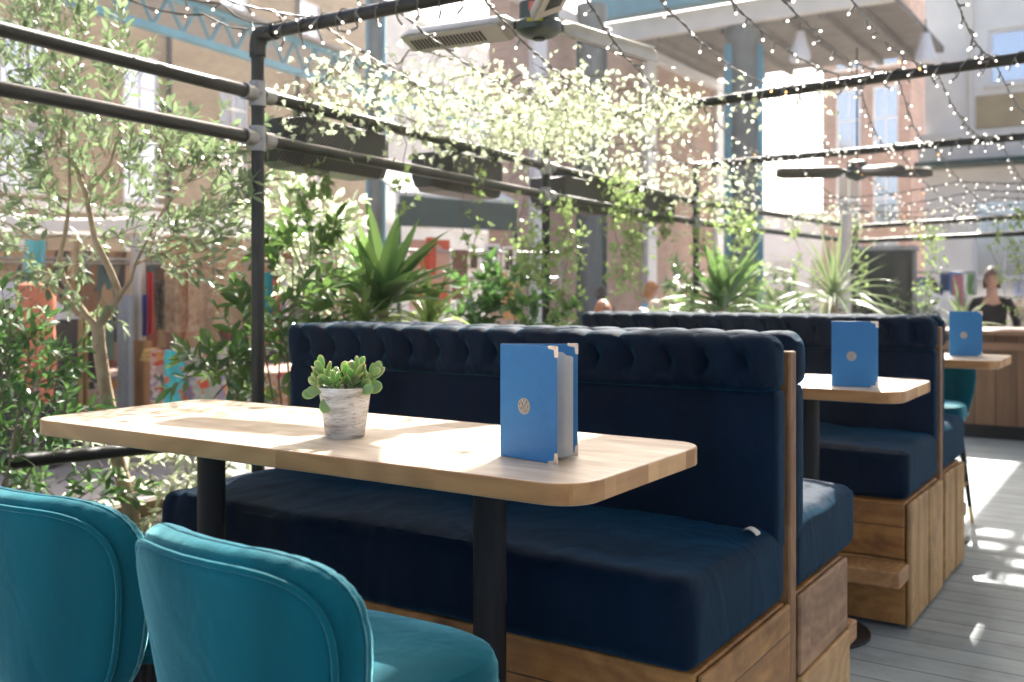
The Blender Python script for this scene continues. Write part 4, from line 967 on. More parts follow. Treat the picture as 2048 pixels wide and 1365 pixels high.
def facade(name, P, rz, w, h, wins, mat, label, depth=6, wt=(1.1, 1.6), cat='building', extra=None, fm=None, hollow=True, roof=None):
    """P foot of the left end of the facade; wall runs along local +x, faces local -y. wins: (x centre, z bottom, width, height)"""
    t = thing(name, (0, 0, 0), label, cat); fm = fm or WHITE
    # wall with real openings, tiled from cells
    xs = sorted(set([0, w] + [round(q, 3) for (x, z, a, b_) in wins for q in (x - a / 2, x + a / 2)])); zs = sorted(set([0, h] + [round(q, 3) for (x, z, a, b_) in wins for q in (z, z + b_)]))
    m = MB()
    for i in range(len(xs) - 1):
        j = 0
        while j < len(zs) - 1:
            def inside(jj):
                cx, cz = (xs[i] + xs[i + 1]) / 2, (zs[jj] + zs[jj + 1]) / 2
                return any(abs(cx - x) < a / 2 and z < cz < z + b_ for (x, z, a, b_) in wins)
            if inside(j): j += 1; continue
            k = j
            while k < len(zs) - 1 and not inside(k): k += 1
            m.bx(xs[i], xs[i + 1], 0, .3, zs[j], zs[k]); j = k
    m.bx(0, w, 2.5, depth, 0, h - .01); 
    m.bx(0, .25, .3, 2.5, 0, h - .01); m.bx(w - .25, w, .3, 2.5, 0, h - .01)
    m.build('wall', mat, t, smooth=False)
    MB().bx(-.1, w + .1, -.08, depth + .1, h, h + .25).build('roof_parapet', CREAM, t, smooth=False)
    for (x, z, a, b_) in wins:
        f = MB(); q = .07
        f.bx(x - a / 2, x - a / 2 + q, .06, .14, z, z + b_); f.bx(x + a / 2 - q, x + a / 2, .06, .14, z, z + b_)
        f.bx(x - a / 2 + q, x + a / 2 - q, .06, .14, z, z + q); f.bx(x - a / 2 + q, x + a / 2 - q, .06, .14, z + b_ - q, z + b_); f.bx(x - a / 2 + q, x + a / 2 - q, .05, .13, z + b_ * .5 - .03, z + b_ * .5 + .03)
        if a > .8: f.bx(x - .018, x + .018, .065, .125, z + q, z + b_ - q)
        fo = f.build('window', fm, t, smooth=False)
        MB().bx(x - a / 2 + q, x + a / 2 - q, .095, .105, z + q, z + b_ - q).build('pane', GLASS, fo, smooth=False)
        MB().bx(x - a / 2 - .08, x + a / 2 + .08, -.10, .05, z - .09, z - .003).build('sill', CREAM, fo, smooth=False)
    if extra: extra(t)
    t.location = P; t.rotation_euler = (0, 0, rz); return t
# long tan brick warehouse on the left: facade parallel to the rails, 24 m away
ang = R(97)                    # along-street direction (7 degrees left of the +y axis)
u = Vector((math.cos(ang), math.sin(ang), 0))
P0 = at(470, 150, 30); P0.z = 0; nrm = Vector((-u.y, u.x, 0))
def fpx(x, y, off=0):          # photo point on that facade -> (s, z)
    d = FW + RT * ((x - 1024) / F) + UP * ((580 - y) / F); n = Vector((u.y, -u.x, 0)); tt = (P0 - Vector((0, 0, H))).dot(n) / d.dot(n); q = Vector((0, 0, H)) + d * tt; return (q - P0).dot(u), q.z
s_l = -26.; wins = []
ax_ = [fpx(470, 150)[0] + k * 3.6 for k in (-5, -4, -3, -2, -1, 0, 1, 2)]
for s_ in ax_:
    for z in (.4, 3.75, 6.0 - .02, 9.3): wins.append((round(s_ - s_l, 3), z + .0, 1.25, 1.75 if z > 1 else 2.2))
wr = fpx(745, 300)[0] - s_l
wins = [w_ for w_ in wins if w_[0] + .8 < wr]
def ex(t):
    for x in (wr * .30, wr - 10.0, wr - 4.4): MB().tube([(x, -.09, 0), (x, -.09, 12)], .07, 8).build('drainpipe', BLACKM, t)
    MB().bx(0, wr, -.07, -.002, 3.35, 3.55).build('string_course', CREAM, t, smooth=False)
facade('brick_building', P0 + u * s_l - Vector((0, 0, .15)), ang, wr, 12.5, wins, STOCK, 'tan brick warehouse with white sash windows behind the olive tree', extra=ex)
# pale tall-window building continuing the street
q0 = P0 + u * (s_l + wr + .1); wr2 = 12.
facade('pale_building', q0 - Vector((0, 0, .15)), ang, wr2, 12, [(x, z, 1.0, 2.4) for x in (1.2, 3.6, 6.2, 8.8, 10.8) for z in (.6, 4.0, 7.6)], plain('pale_stucco', (.50, .48, .44), .85, 0, .15, 1), 'pale stucco building with tall white windows behind the sunlit ivy')
# red brown market wall on the left side of the hall, and hall roof
t = thing('market_wall', (-9, 18, -.15), 'terracotta coloured hall wall with white pilasters behind the second post', 'wall')
MB().bx(-9.4, -9, 13.6, 24, -.15, 6.22).build('wall', REDY, t, smooth=False)
for y in (14.2, 18.6, 22.4): MB().bx(-9 + .003, -8.88, y, y + .42, -.15, 6.0).build('pilaster', WHITE, t, smooth=False)
MB().bx(-9 + .004, -8.82, 13.6, 24, 6.005, 6.20).build('cornice', WHITE, t, smooth=False)
t = thing('market_hall_roof', (-6, 19, 6.26), 'flat hall roof with pale fascia, teal gutter and shaded soffit at the top right', 'roof')
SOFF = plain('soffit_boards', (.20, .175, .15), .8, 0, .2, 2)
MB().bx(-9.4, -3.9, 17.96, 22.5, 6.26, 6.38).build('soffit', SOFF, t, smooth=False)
MB().bx(-9.5, -3.9, 17.80, 17.955, 6.22, 6.62).build('fascia', CREAM, t, smooth=False)
MB().bx(-9.6, -3.9, 17.45, 17.79, 6.63, 7.4).build('gutter', TEALM, t, smooth=False)
m = MB()
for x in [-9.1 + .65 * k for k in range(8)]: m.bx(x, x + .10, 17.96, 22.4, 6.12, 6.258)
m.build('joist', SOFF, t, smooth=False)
def column(p, r_, h, label, z0=-.15, flank=True):
    t = thing('iron_column', (p.x, p.y, z0), label, 'column', 'teal and grey iron columns')
    MB().lathe([(r_ * .72, 0.4), (r_ * .72, h - .4), (r_, h - .2), (r_, h)], (p.x, p.y, z0), 24).build('shaft', GREYC, t)
    MB().lathe([(r_ * 1.2, 0), (r_ * 1.2, .25), (r_ * .9, .4)], (p.x, p.y, z0), 24).build('base', GREYC, t)
    for s_ in (-1, 1):
        q = p + RT * s_ * r_ * .82; MB().box((q.x, q.y, z0 + h / 2 + .1), (r_ * .34, r_ * .5, h - .9), rotz(TH)).build('flange', TEALM if flank else DKG, t, smooth=False)
column(atY(1487, 300, 18.2), .36, 6.4, 'wide grey column with teal flanges holding the hall roof, right of centre')
column(at(1183, 400, 17.5), .27, 6.4, 'dark column left of the seated red haired person', flank=False)
column(at(752, 100, 16), .16, 9, 'slim teal column behind the left edge of the ivy')
for (x, y, h_, tt, lb) in ((1600, 118, .34, 18.6, 'white glass pendant lamp under the hall soffit, left of the pair'), (1851, 122, .32, 18.4, 'white glass pendant lamp under the hall soffit, right of the pair')):
    c = at(x, y, tt); t = thing('pendant_lamp', c, lb, 'lamp', 'pendant lamps under the hall roof')
    MB().lathe([(.0, .50), (.08, .50), (.10, .40), (.13, .28), (.19, .10), (.20, .0), (.17, -.05), (0, -.07)], c, 24).build('shade', WHITE, t)
    MB().tube([c + UP * .55, c + UP * (6.26 - c.z)], .015, 6).build('cord', BLACKM, t)
# red brick block with white windows
pD = atY(1645, 600, 40); pE = atY(1822, 600, 40); wd = pE.x - pD.x
facade('brick_building', (pD.x, 40, -.15), 0, wd, 13, [(x, z, .95, h_) for x in (wd * .30, wd * .72) for z, h_ in ((.7, 2.6), (3.9, 2.1), (6.85, 2.45), (10.1, 2.0))], RED, 'narrow red brick block with tall white windows seen under the hall roof', fm=WHITE)
# cream corner building at right
pF = atY(1850, 600, 23.0)
def exE(t):
    MB().bx(-.1, 9, -.22, -.002, 3.95, 4.75).build('shop_fascia', CREAM, t, smooth=False)
    MB().bx(-.05, 9, -.9, -.23, 3.98, 4.08).build('canopy', DKG, t, smooth=False)
    MB().bx(1.02, 9, -.03, -.003, 4.8, 5.5).build('tan_panel', plain('tan_render', (.42, .33, .19), .85, 0, .12, 2), t, smooth=False)
    MB().tube([(.92, -.08, 4.8), (.92, -.08, 10.4)], .05, 8).build('drainpipe', CREAM, t)
facade('cream_building', (pF.x, 23.0, -.15), 0, 9, 10.5, [(x, z, a, h_) for x in (2.0, 4.6, 7.2) for z, a, h_ in ((5.72, 1.5, 1.15), (8.3, 1.5, 1.6))] + [(x, .02, 1.2, 3.3) for x in (1.2 + .35, 4.2, 6.2)], plain('cream_render', (.78, .75, .69), .8, 0, .07, 1.5), 'cream corner building with sash windows at the right edge', extra=exE)
# far pale terrace across the end of the street
pG = atY(1180, 500, 52)
facade('pale_terrace', (pG.x, 52, -.15), 0, 19, 5.2, [(1 + 2.1 * k, 0.6, 1.1, 2.4) for k in range(8)], plain('far_render', (.66, .64, .62), .8, 0, .08, 1), 'low pale terrace far down the street between the yuccas')
# teal lattice girder top left
gt = thing('lattice_girder', at(500, 115, 19), 'teal painted lattice roof girder in front of the brick warehouse, top left', 'girder')
g0 = at(500, 115, 19); 
chord = MB(); chord.box(g0 + u * -3, (26, .14, .12), rotz(ang)); chord.box(g0 + u * -3 + UP * .62, (26, .14, .10), rotz(ang)); 
chord.build('chord', TEALM, gt, smooth=False)
for k in range(70):
    a = g0 + u * (-15 + .34 * k) + UP * (.05 if k % 2 else .58); b = g0 + u * (-15 + .34 * (k + 1)) + UP * (.58 if k % 2 else .05)
    MB().tube([a, b], .032, 6).build('diagonal', TEALM, gt)
MB().box(g0 + u * -3 + UP * .72 - nrm * -.9, (26, 2.2, .06), rotz(ang)).build('roof_sheet', plain('roof_sheet', (.30, .28, .25), .8), gt, smooth=False)
# dark green awning with pale top
aw = thing('shop_awning', at(900, 420, 14), 'dark green shop awning with a pale sloping top beyond the rails, centre', 'awning')
a0 = at(800, 452, 13); a1_ = at(1035, 462, 15)
dd = (a1_ - a0); dd.z = 0; 
m = MB(); hgt = .40
m.add([a0, a1_, a1_ + UP * hgt, a0 + UP * hgt] + [p + Vector((-.06, .05, 0)) for p in (a0, a1_, a1_ + UP * hgt, a0 + UP * hgt)], [(0, 1, 2, 3), (7, 6, 5, 4), (0, 4, 5, 1), (3, 2, 6, 7), (0, 3, 7, 4), (1, 5, 6, 2)]); m.build('valance', DKG, aw, smooth=False)
bk = Vector((-1.6, 1.2, .55)); m = MB(); c_ = [a0 + UP * hgt, a1_ + UP * hgt, a1_ + UP * hgt + bk, a0 + UP * hgt + bk]; m.add(c_ + [q + UP * .04 for q in c_], [(3, 2, 1, 0), (4, 5, 6, 7), (0, 1, 5, 4), (1, 2, 6, 5), (2, 3, 7, 6), (3, 0, 4, 7)]); m.build('canopy', plain('pale_canvas', (.45, .48, .45), .8), aw, smooth=False)
for q in (a0 + Vector((-.1, .1, 0)), a1_ + Vector((-.1, .1, 0))): MB().tube([Vector((q.x, q.y, -.15)), q + UP * .3], .03, 8).build('pole', DKG, aw)

# ---------------------------------------------------------------- market stalls
CANV = plain('white_canvas', (.72, .71, .69), .8, 0, .05, 2)
_nt = CANV.node_tree; _t = N(_nt, 'ShaderNodeBsdfTranslucent'); _t.inputs['Color'].default_value = (.85, .83, .80, 1); _m = N(_nt, 'ShaderNodeMixShader'); _m.inputs[0].default_value = .45
_nt.links.new(_nt.nodes['Principled BSDF'].outputs[0], _m.inputs[1]); _nt.links.new(_t.outputs[0], _m.inputs[2]); _nt.links.new(_m.outputs[0], _nt.nodes['Material Output'].inputs['Surface'])
def stall(name, pl_, pr_, back, ztop, label, ztab=.62, clothm=None, canopy=True):
    """pl_/pr_: front corners on the ground"""
    c = (pl_ + pr_) / 2; t = thing(name, c, label, 'market stall', 'market stalls along the street'); g = Vector((0, 0, 1))
    fr_ = MB()
    for p in (pl_, pr_, pl_ + back, pr_ + back): MB().tube([p, p + UP * (ztop + .15)], .022, 8).build('pole', GALV, t)
    for a, b in ((pl_, pr_), (pl_ + back, pr_ + back)): fr_.tube([a + UP * (ztop + .1), b + UP * (ztop + .1)], .018, 8); fr_.tube([a + UP * (ztop - .18), b + UP * (ztop - .18)], .014, 8)
    fr_.build('frame', GALV, t)
    if canopy:
        ov = -back.normalized() * .45; m = MB(); nn = 24
        def cf(u_, v_, dz=0): 
            q = (pl_ + ov).lerp(pr_ + ov, u_) + (back * 1.0 - ov) * v_; return q + UP * (ztop + .16 + dz + .07 * math.sin(PI * min(1, v_ + .02)) - .03 * abs(math.sin(u_ * PI * 4)))
        m.grid(lambda a, b: cf(a, b), nn, 10); m.grid(lambda a, b: cf(a, b, -.012), nn, 10)
        m.grid(lambda a, b: cf(a, 0) + UP * (-.09 * b - .015 * abs(math.sin(a * 40)) * b), nn * 3, 2)
        m.build('canopy', CANV, t)
    if canopy:
        bd = MB(); bp0, bp1 = pl_ + back * 1.02, pr_ + back * 1.02
        for dz_ in (0, .012): bd.grid(lambda a, b: bp0.lerp(bp1, a) + UP * (.05 + (ztop - .1) * b) + back.normalized() * (.04 * math.sin(a * 60) + dz_), 120, 3)
        bd.build('back_drape', blotch('textile_wall', [(.22, .12, .07), (.34, .20, .12), (.10, .05, .03), (.40, .28, .18), (.24, .07, .04), (.05, .04, .05), (.32, .20, .10), (.14, .16, .12), (.42, .34, .26), (.06, .12, .13)], 6, .9, (1.6, 1.6, .35)), t)
    tb = MB(); d = back * .55; ft = Vector((0, 0, 0)) + back.normalized() * -.25
    q = [pl_ + ft, pr_ + ft, pr_ + d, pl_ + d]; tb.add([p + UP * (ztab - .04) for p in q] + [p + UP * ztab for p in q], [(3, 2, 1, 0), (4, 5, 6, 7), (0, 1, 5, 4), (1, 2, 6, 5), (2, 3, 7, 6), (3, 0, 4, 7)])
    tb.build('table', clothm or CANV, t, smooth=False)
    sk = MB(); n_ = 60
    sk.grid(lambda a, b: (pl_ + ft).lerp(pr_ + ft, a) - back.normalized() * (.012 + .03 * abs(math.sin(a * 23)) * (1 - b)) + UP * (.04 + (ztab - .04) * b), n_, 8)
    sk.grid(lambda a, b: (pl_ + ft).lerp(pr_ + ft, a) - back.normalized() * (.006 + .03 * abs(math.sin(a * 23)) * (1 - b)) + UP * (.04 + (ztab - .04) * b), n_, 8)
    sk.build('skirt', clothm or CANV, t)
    return t
G_ = lambda x, y, t_: Vector((at(x, y, t_).x, at(x, y, t_).y, -.15))
FLOR = blotch('floral_cloth', [(.42, .28, .22), (.55, .45, .35), (.45, .06, .03), (.10, .12, .08), (.50, .30, .24), (.03, .03, .03), (.50, .22, .06), (.5, .42, .36), (.30, .20, .28), (.55, .48, .42)], 15, .85)
FLOR2 = blotch('red_poppy_cloth', [(.36, .34, .27), (.42, .40, .33), (.50, .07, .03), (.40, .38, .30), (.55, .20, .08), (.28, .32, .24), (.38, .36, .30), (.25, .20, .30)], 13, .85)
TURQ = blotch('turquoise_cloth', [(.03, .34, .36), (.05, .40, .42), (.03, .30, .33), (.06, .38, .40), (.45, .12, .05)], 14, .85)
BEIG = blotch('beige_print', [(.42, .29, .17), (.48, .34, .21), (.38, .25, .15), (.50, .36, .24), (.36, .18, .10)], 22, .85)
WHITEM = CANV
back1 = (G_(250, 0, 10.6) - G_(250, 0, 9.0)) 
stall('market_stall', G_(-260, 0, 8.2), G_(730, 0, 9.6), Vector((-1.3, .9, 0)), 1.86, 'white canopied textile stall behind the olive tree', .66, FLOR)
stall('market_stall', G_(760, 0, 10.3), G_(1120, 0, 11.2), Vector((-1.3, .9, 0)), 1.72, 'second market stall with framed prints right of the big yucca', .6, blotch('orange_cloth', [(.5, .25, .09), (.45, .2, .12), (.55, .4, .3), (.4, .12, .08)], 6, .85), canopy=False)
def cloth(x0, x1, y0, y1, t_, mat, label, cat='cloth', name='hanging_cloth', wav=.03, grp='clothes and cloths hanging on the stalls', taper=0, yaw=0):
    c = at((x0 + x1) / 2, (y0 + y1) / 2, t_); w = (x1 - x0) * t_ / F; h = (y1 - y0) * t_ / F
    d = (RT + FW * .25).normalized(); n = d.cross(UP); k = rng.uniform(4, 9); ph = rng.uniform(0, 6)
    m = MB()
    def f(s_):
        def g(u_, v_):
            a = (u_ - .5) * w * (1 - taper * (1 - v_)); return c + d * a + UP * (v_ - .5) * h + n * (wav * math.sin(u_ * k + ph) * (1.2 - v_ * .6) + s_ + .012 * math.sin(v_ * 7 + ph)) 
        return g
    nu, nv = 14, 8; o_ = len(m.v)
    m.grid(f(.012), nu, nv); m.grid(f(-.012), nu, nv)
    W_ = nu + 1; n1 = W_ * (nv + 1)
    ed = [i for i in range(nu)] 
    for i in range(nu): m.f.append([i + 1, i, n1 + i, n1 + i + 1]); m.r.append(.5); m.m.append(0); a = nv * W_ + i; m.f.append([a, a + 1, n1 + a + 1, n1 + a]); m.r.append(.5); m.m.append(0)
    for j in range(nv): a = j * W_; m.f.append([a, a + W_, n1 + a + W_, n1 + a]); m.r.append(.5); m.m.append(0); a += nu; m.f.append([a + W_, a, n1 + a, n1 + a + W_]); m.r.append(.5); m.m.append(0)
    o = m.build(name, mat, None, c - UP * h / 2); return tag(o, label, cat, grp)
def pc(name, c): return plain(name, c, .85, 0, .15, 6)
C_ = [(330, 372, 470, 665, 8.9, BEIG, 'brown beige printed cloth, leftmost of the row of printed cloths on the stall'), (378, 425, 480, 670, 8.9, BEIG, 'brown beige printed cloth, middle of the row of printed cloths on the stall'), (430, 484, 475, 660, 9.0, BEIG, 'brown beige printed cloth left of the first post'),
      (296, 306, 545, 668, 8.5, pc('scarlet_cloth', (.50, .01, .02)), 'narrow scarlet scarf hanging on the stall'), (286, 296, 590, 672, 8.5, pc('royal_cloth', (.02, .03, .25)), 'narrow royal blue scarf beside the scarlet one'),
      (262, 290, 470, 680, 8.5, pc('ecru_cloth', (.50, .46, .40)), 'ecru scarf hanging left of the blue one'), (236, 266, 590, 830, 8.4, blotch('grey_tweed', [(.25, .27, .28), (.32, .34, .35), (.20, .22, .23)], 60, .9), 'long grey tweed cloth beside the olive trunk'),
      (268, 302, 682, 820, 8.6, pc('ochre_cloth', (.36, .18, .07)), 'ochre orange cloth below the ecru scarf'), (138, 165, 620, 818, 8.4, pc('sand_cloth', (.45, .31, .15)), 'sand coloured cloth hanging left of the olive trunk'), (160, 176, 640, 810, 8.45, pc('mustard_cloth', (.35, .22, .07)), 'mustard cloth beside the sand coloured one'),
      (170, 206, 660, 815, 8.6, pc('plum_cloth', (.07, .03, .05)), 'dark plum cloth hanging behind the olive trunk'), (50, 88, 480, 570, 8.3, pc('aqua_cloth', (.12, .42, .45)), 'pale aqua top hanging at the far left of the stall'), (78, 90, 540, 575, 8.25, pc('signal_red', (.5, .03, .02)), 'small bright red cloth under the aqua top'),
      (145, 165, 470, 560, 8.3, pc('oat_cloth', (.50, .38, .24)), 'oat coloured cloth high on the stall between the olive branches'), (205, 226, 640, 720, 8.5, pc('sage_cloth', (.12, .20, .16)), 'sage green cloth just right of the olive trunk fork'),
      (312, 330, 560, 660, 8.7, blotch('dark_check', [(.03, .03, .03), (.10, .09, .05), (.25, .20, .10)], 25, .8), 'dark checked cloth beside the scarlet scarf'),
      (528, 545, 545, 650, 9.2, pc('teal_cloth', (.0, .22, .25)), 'teal scarf right of the first post'), (546, 560, 560, 660, 9.2, pc('coral_cloth', (.5, .12, .08)), 'coral scarf next to the teal one'), (562, 576, 560, 660, 9.25, pc('pearl_cloth', (.50, .50, .52)), 'pearl grey scarf right of the coral one'),
      (820, 900, 480, 620, 10.6, blotch('peach_cloth', [(.5, .34, .26), (.55, .38, .30), (.5, .1, .05), (.5, .3, .22)], 5, .85), 'peach and red patterned cloth seen through the big yucca'), (600, 640, 420, 560, 9.6, WHITEM, 'white cloth hanging behind the camellia leaves'),
      (1895, 1925, 545, 600, 16, pc('blue_garment', (.08, .22, .42)), 'blue garment on the distant rail at right'), (1905, 1930, 550, 620, 15.8, pc('pink_garment', (.42, .16, .17)), 'pink garment on the distant rail at right'), (1878, 1898, 548, 595, 16, pc('navy_garment', (.03, .07, .16)), 'navy garment on the distant rail at right'), (1932, 1946, 548, 590, 16, pc('green_garment', (.14, .32, .09)), 'light green garment on the distant rail at right'),
      (1835, 1862, 555, 610, 16, pc('indigo_garment', (.04, .10, .24)), 'indigo garment on the distant rail left of the navy one')]
for q in C_: cloth(*q[:5], q[5], q[6], taper=.0)
t = thing('clothes_rail', G_(1890, 0, 16.1), 'distant clothes rail holding coloured garments at right', 'clothes rail')
a, b = at(1825, 545, 16.05), at(1950, 545, 16.05); MB().tube([a, b], .018, 8).build('rail', GALV, t)
for q in (a, b): MB().tube([Vector((q.x, q.y, -.15)), q], .018, 8).build('upright', GALV, t)
# cloths draped over the front edge of the stall table
for x0, x1, mat, lb in ((302, 348, FLOR, 'pink and black floral cloth draped over the stall table'), (330, 368, TURQ, 'turquoise printed cloth draped over the stall table'), (372, 440, FLOR2, 'grey cloth with red poppies draped over the stall table'), (442, 500, FLOR2, 'poppy printed cloth draped at the right end of the stall table')):
    cloth(x0, x1, 700, 850, 7.95 if mat is TURQ else 8.1, mat, lb, wav=.015, grp='printed cloths draped over the stall table')
for k, (x, y, c, lb) in enumerate(((352, 684, (.5, .05, .09), 'folded crimson cloth on the stall table'), (330, 676, (.55, .36, .10), 'folded yellow orange cloth on the stall table'), (410, 692, (.55, .48, .42), 'folded cream cloth bundle on the stall table'), (450, 688, (.5, .40, .36), 'folded blush cloth bundle at the right of the stall table'), (90, 690, (.5, .25, .12), 'folded orange cloth at the left of the stall table'), (120, 688, (.5, .42, .34), 'folded oatmeal cloth beside the orange one'))):
    p = at(x, y, 8.4); p.z = .70; m = MB()
    for j in range(3): m.box(p + UP * (-.02 + .035 * j), (.34 - .02 * j, .26, .032), rotz(TH + .05 * j))
    tag(m.build('folded_cloth', plain('folded_%d' % k, c, .85, 0, .2, 12), None, p - UP * .04, bevel=.01), lb, 'folded cloth', 'folded cloths on the stall table')
# salmon garment on a stand
t = thing('tailors_dummy', G_(72, 0, 7.4), 'salmon coloured shorts on a display dummy at the far left', 'mannequin')
p = at(72, 640, 7.4); m = MB()
m.lathe([(.02, -.36), (.05, -.35), (.07, -.2), (.12, 0), (.14, .12), (.13, .26), (.05, .28)], p, 16); m.build('torso', plain('salmon', (.48, .16, .085), .8, 0, .2, 8), t)
for s_ in (-1, 1): MB().tube([p + RT * .06 * s_ - UP * .05, p + RT * .085 * s_ - UP * .32, p + RT * .07 * s_ - UP * .62], [.075, .065, .045], 12).build('trouser_leg', MATS['salmon'], t)
MB().tube([p - UP * .3, Vector((p.x, p.y, -.13))], .014, 8).build('stand', GALV, t); MB().lathe([(0, 0), (.16, 0), (.15, .02), (0, .03)], (p.x, p.y, -.15), 20).build('foot', GALV, t)
# parked white van roofline behind the olive tree replaced by a white tarp bundle in the photo
tp = thing('covered_table', G_(20, 0, 7.8), 'low table under a white cover at the far left edge', 'covered table')
p = at(5, 600, 7.8); 
MB().grid(lambda a, b: Vector((p.x, p.y, 0)) + RT * (-.75 + 1.15 * a) + FW * (.5 * b) + UP * (1.12 + .28 * math.sin(PI * a) ** .6 * math.sin(PI * (.1 + .8 * b)) - .1 * a + .02 * noise.noise(Vector((a * 9, b * 5, 0)))), 24, 12).build('cover', CANV, tp)
MB().box(Vector((p.x, p.y, .45)) + RT * -.17 + FW * .25, (1.1, .46, 1.2), rotz(TH)).build('table', plain('near_black_cloth', (.035, .03, .028), .8), tp, smooth=False)  # box under the cover in an even near-black
# framed prints
for k, (x, y, w_, h_) in enumerate(((985, 515, 24, 44), (948, 520, 20, 36), (1018, 520, 22, 44))):
    p = at(x, y, 10.9); t = thing('framed_print', p, 'white framed dark print hanging on the second stall, ' + ['middle one of three', 'left one of three', 'right one of three'][k], 'picture', 'framed prints on the second stall')
    W_, H_ = w_ * 10.9 / F, h_ * 10.9 / F * 1.1; Mx = rotz(TH)
    f = MB()
    for (dx, dz, a, b) in ((-W_ / 2, 0, .03, H_), (W_ / 2, 0, .03, H_), (0, H_ / 2, W_ + .03, .03), (0, -H_ / 2, W_ + .03, .03)): f.box(p + RT * dx + UP * dz, (a, .03 if abs(dx) > 0 else .027, b), Mx)
    f.build('frame', WHITE, t, smooth=False); MB().box(p + FW * .004, (W_ - .03, .01, H_ - .03), Mx).build('print', blotch('print_%d' % k, [(.03, .025, .02), (.05, .04, .03), (.12, .07, .03)], 7, .5), t, smooth=False)
for q in ((852, 872, 475, 550, 10.2, pc('vermilion_cloth', (.50, .07, .03)), 'vermilion cloth hanging behind the big yucca'), (1005, 1045, 545, 640, 10.5, pc('apricot_cloth', (.52, .30, .13)), 'apricot cloth hanging low on the second stall'), (905, 935, 500, 600, 10.6, pc('umber_cloth', (.16, .08, .05)), 'dark umber cloth on the second stall left of the framed prints')):
    cloth(*q)

# dark cabinet, white wrapped pole, right hand counter
t = thing('dark_cabinet', G_(1765, 0, 12.5), 'tall dark glazed cabinet behind the dracaena', 'cabinet')
p = Vector((at(1768, 0, 12.5).x, at(1768, 0, 12.5).y, 0)); Mx = rotz(TH * .2)
MB().box(p + UP * .80, (.72, .6, 1.9), Mx).build('body', plain('cabinet_dark', (.018, .022, .02), .25, .1, .4, 3), t, smooth=False, bevel=.01)
MB().box(p + UP * 1.77, (.78, .66, .05), Mx).build('top', GALV, t, smooth=False)
MB().box(p + UP * 1.35 + Vector((.08, -.306, 0)), (.50, .006, .55), Mx).build('pane', plain('dark_glass', (.02, .025, .025), .15, 0, .3, 3), t, smooth=False)
o = MB().tube([G_(1692, 0, 9.5), at(1692, 640, 9.5), at(1690, 560, 9.5), at(1694, 430, 9.5)], [.05, .052, .048, .05], 14).build('wrapped_pole', plain('pinkish_white', (.60, .54, .53), .8, 0, .12, 12), None, G_(1692, 0, 9.5)); tag(o, 'pale pinkish white wrapped pole right of the dracaena', 'pole')
t = thing('wood_counter', (-.4, 9.5, 0), 'brown boarded waiter counter at the right edge beyond the last table', 'counter')
zc = H - .34
MB().bx(-1.62, 1.6, 9.22, 9.9, .12, zc - .04).build('body', wood('counter_boards', (.10, .05, .022), (.24, .125, .06), 2, .16, 3, .5, .6, .4, .04, 0), t, smooth=False)
MB().bx(-1.68, 1.7, 9.14, 9.98, zc - .038, zc).build('worktop', wood('counter_top', (.20, .10, .05), (.38, .20, .11), 0, .2, 3, .5, .4, .3), t, smooth=False, bevel=.004)
MB().bx(-1.6, 1.6, 9.26, 9.88, .0, .118).build('kick_board', BLACKM, t, smooth=False)
MB().bx(-1.66, 1.66, 9.185, 9.215, zc - .17, zc - .10).build('edge_rail', MATS['counter_top'], t, smooth=False, bevel=.003)
# small stools / bar legs at the very right
t = thing('bar_stool', (-.25, 8.6, 0), 'dark low backless stool before the boarded counter', 'stool')
MB().lathe([(0, .44), (.17, .44), (.18, .46), (.17, .49), (0, .50)], (-.25, 8.6, 0), 24).build('seat', PINEY, t)
for a in range(4): q = Vector((math.cos(a * PI / 2 + .6), math.sin(a * PI / 2 + .6), 0)); MB().tube([Vector((-.25, 8.6, .44)) + q * .1, Vector((-.25, 8.6, 0)) + q * .19], .011, 8).build('leg', BLACKM, t)

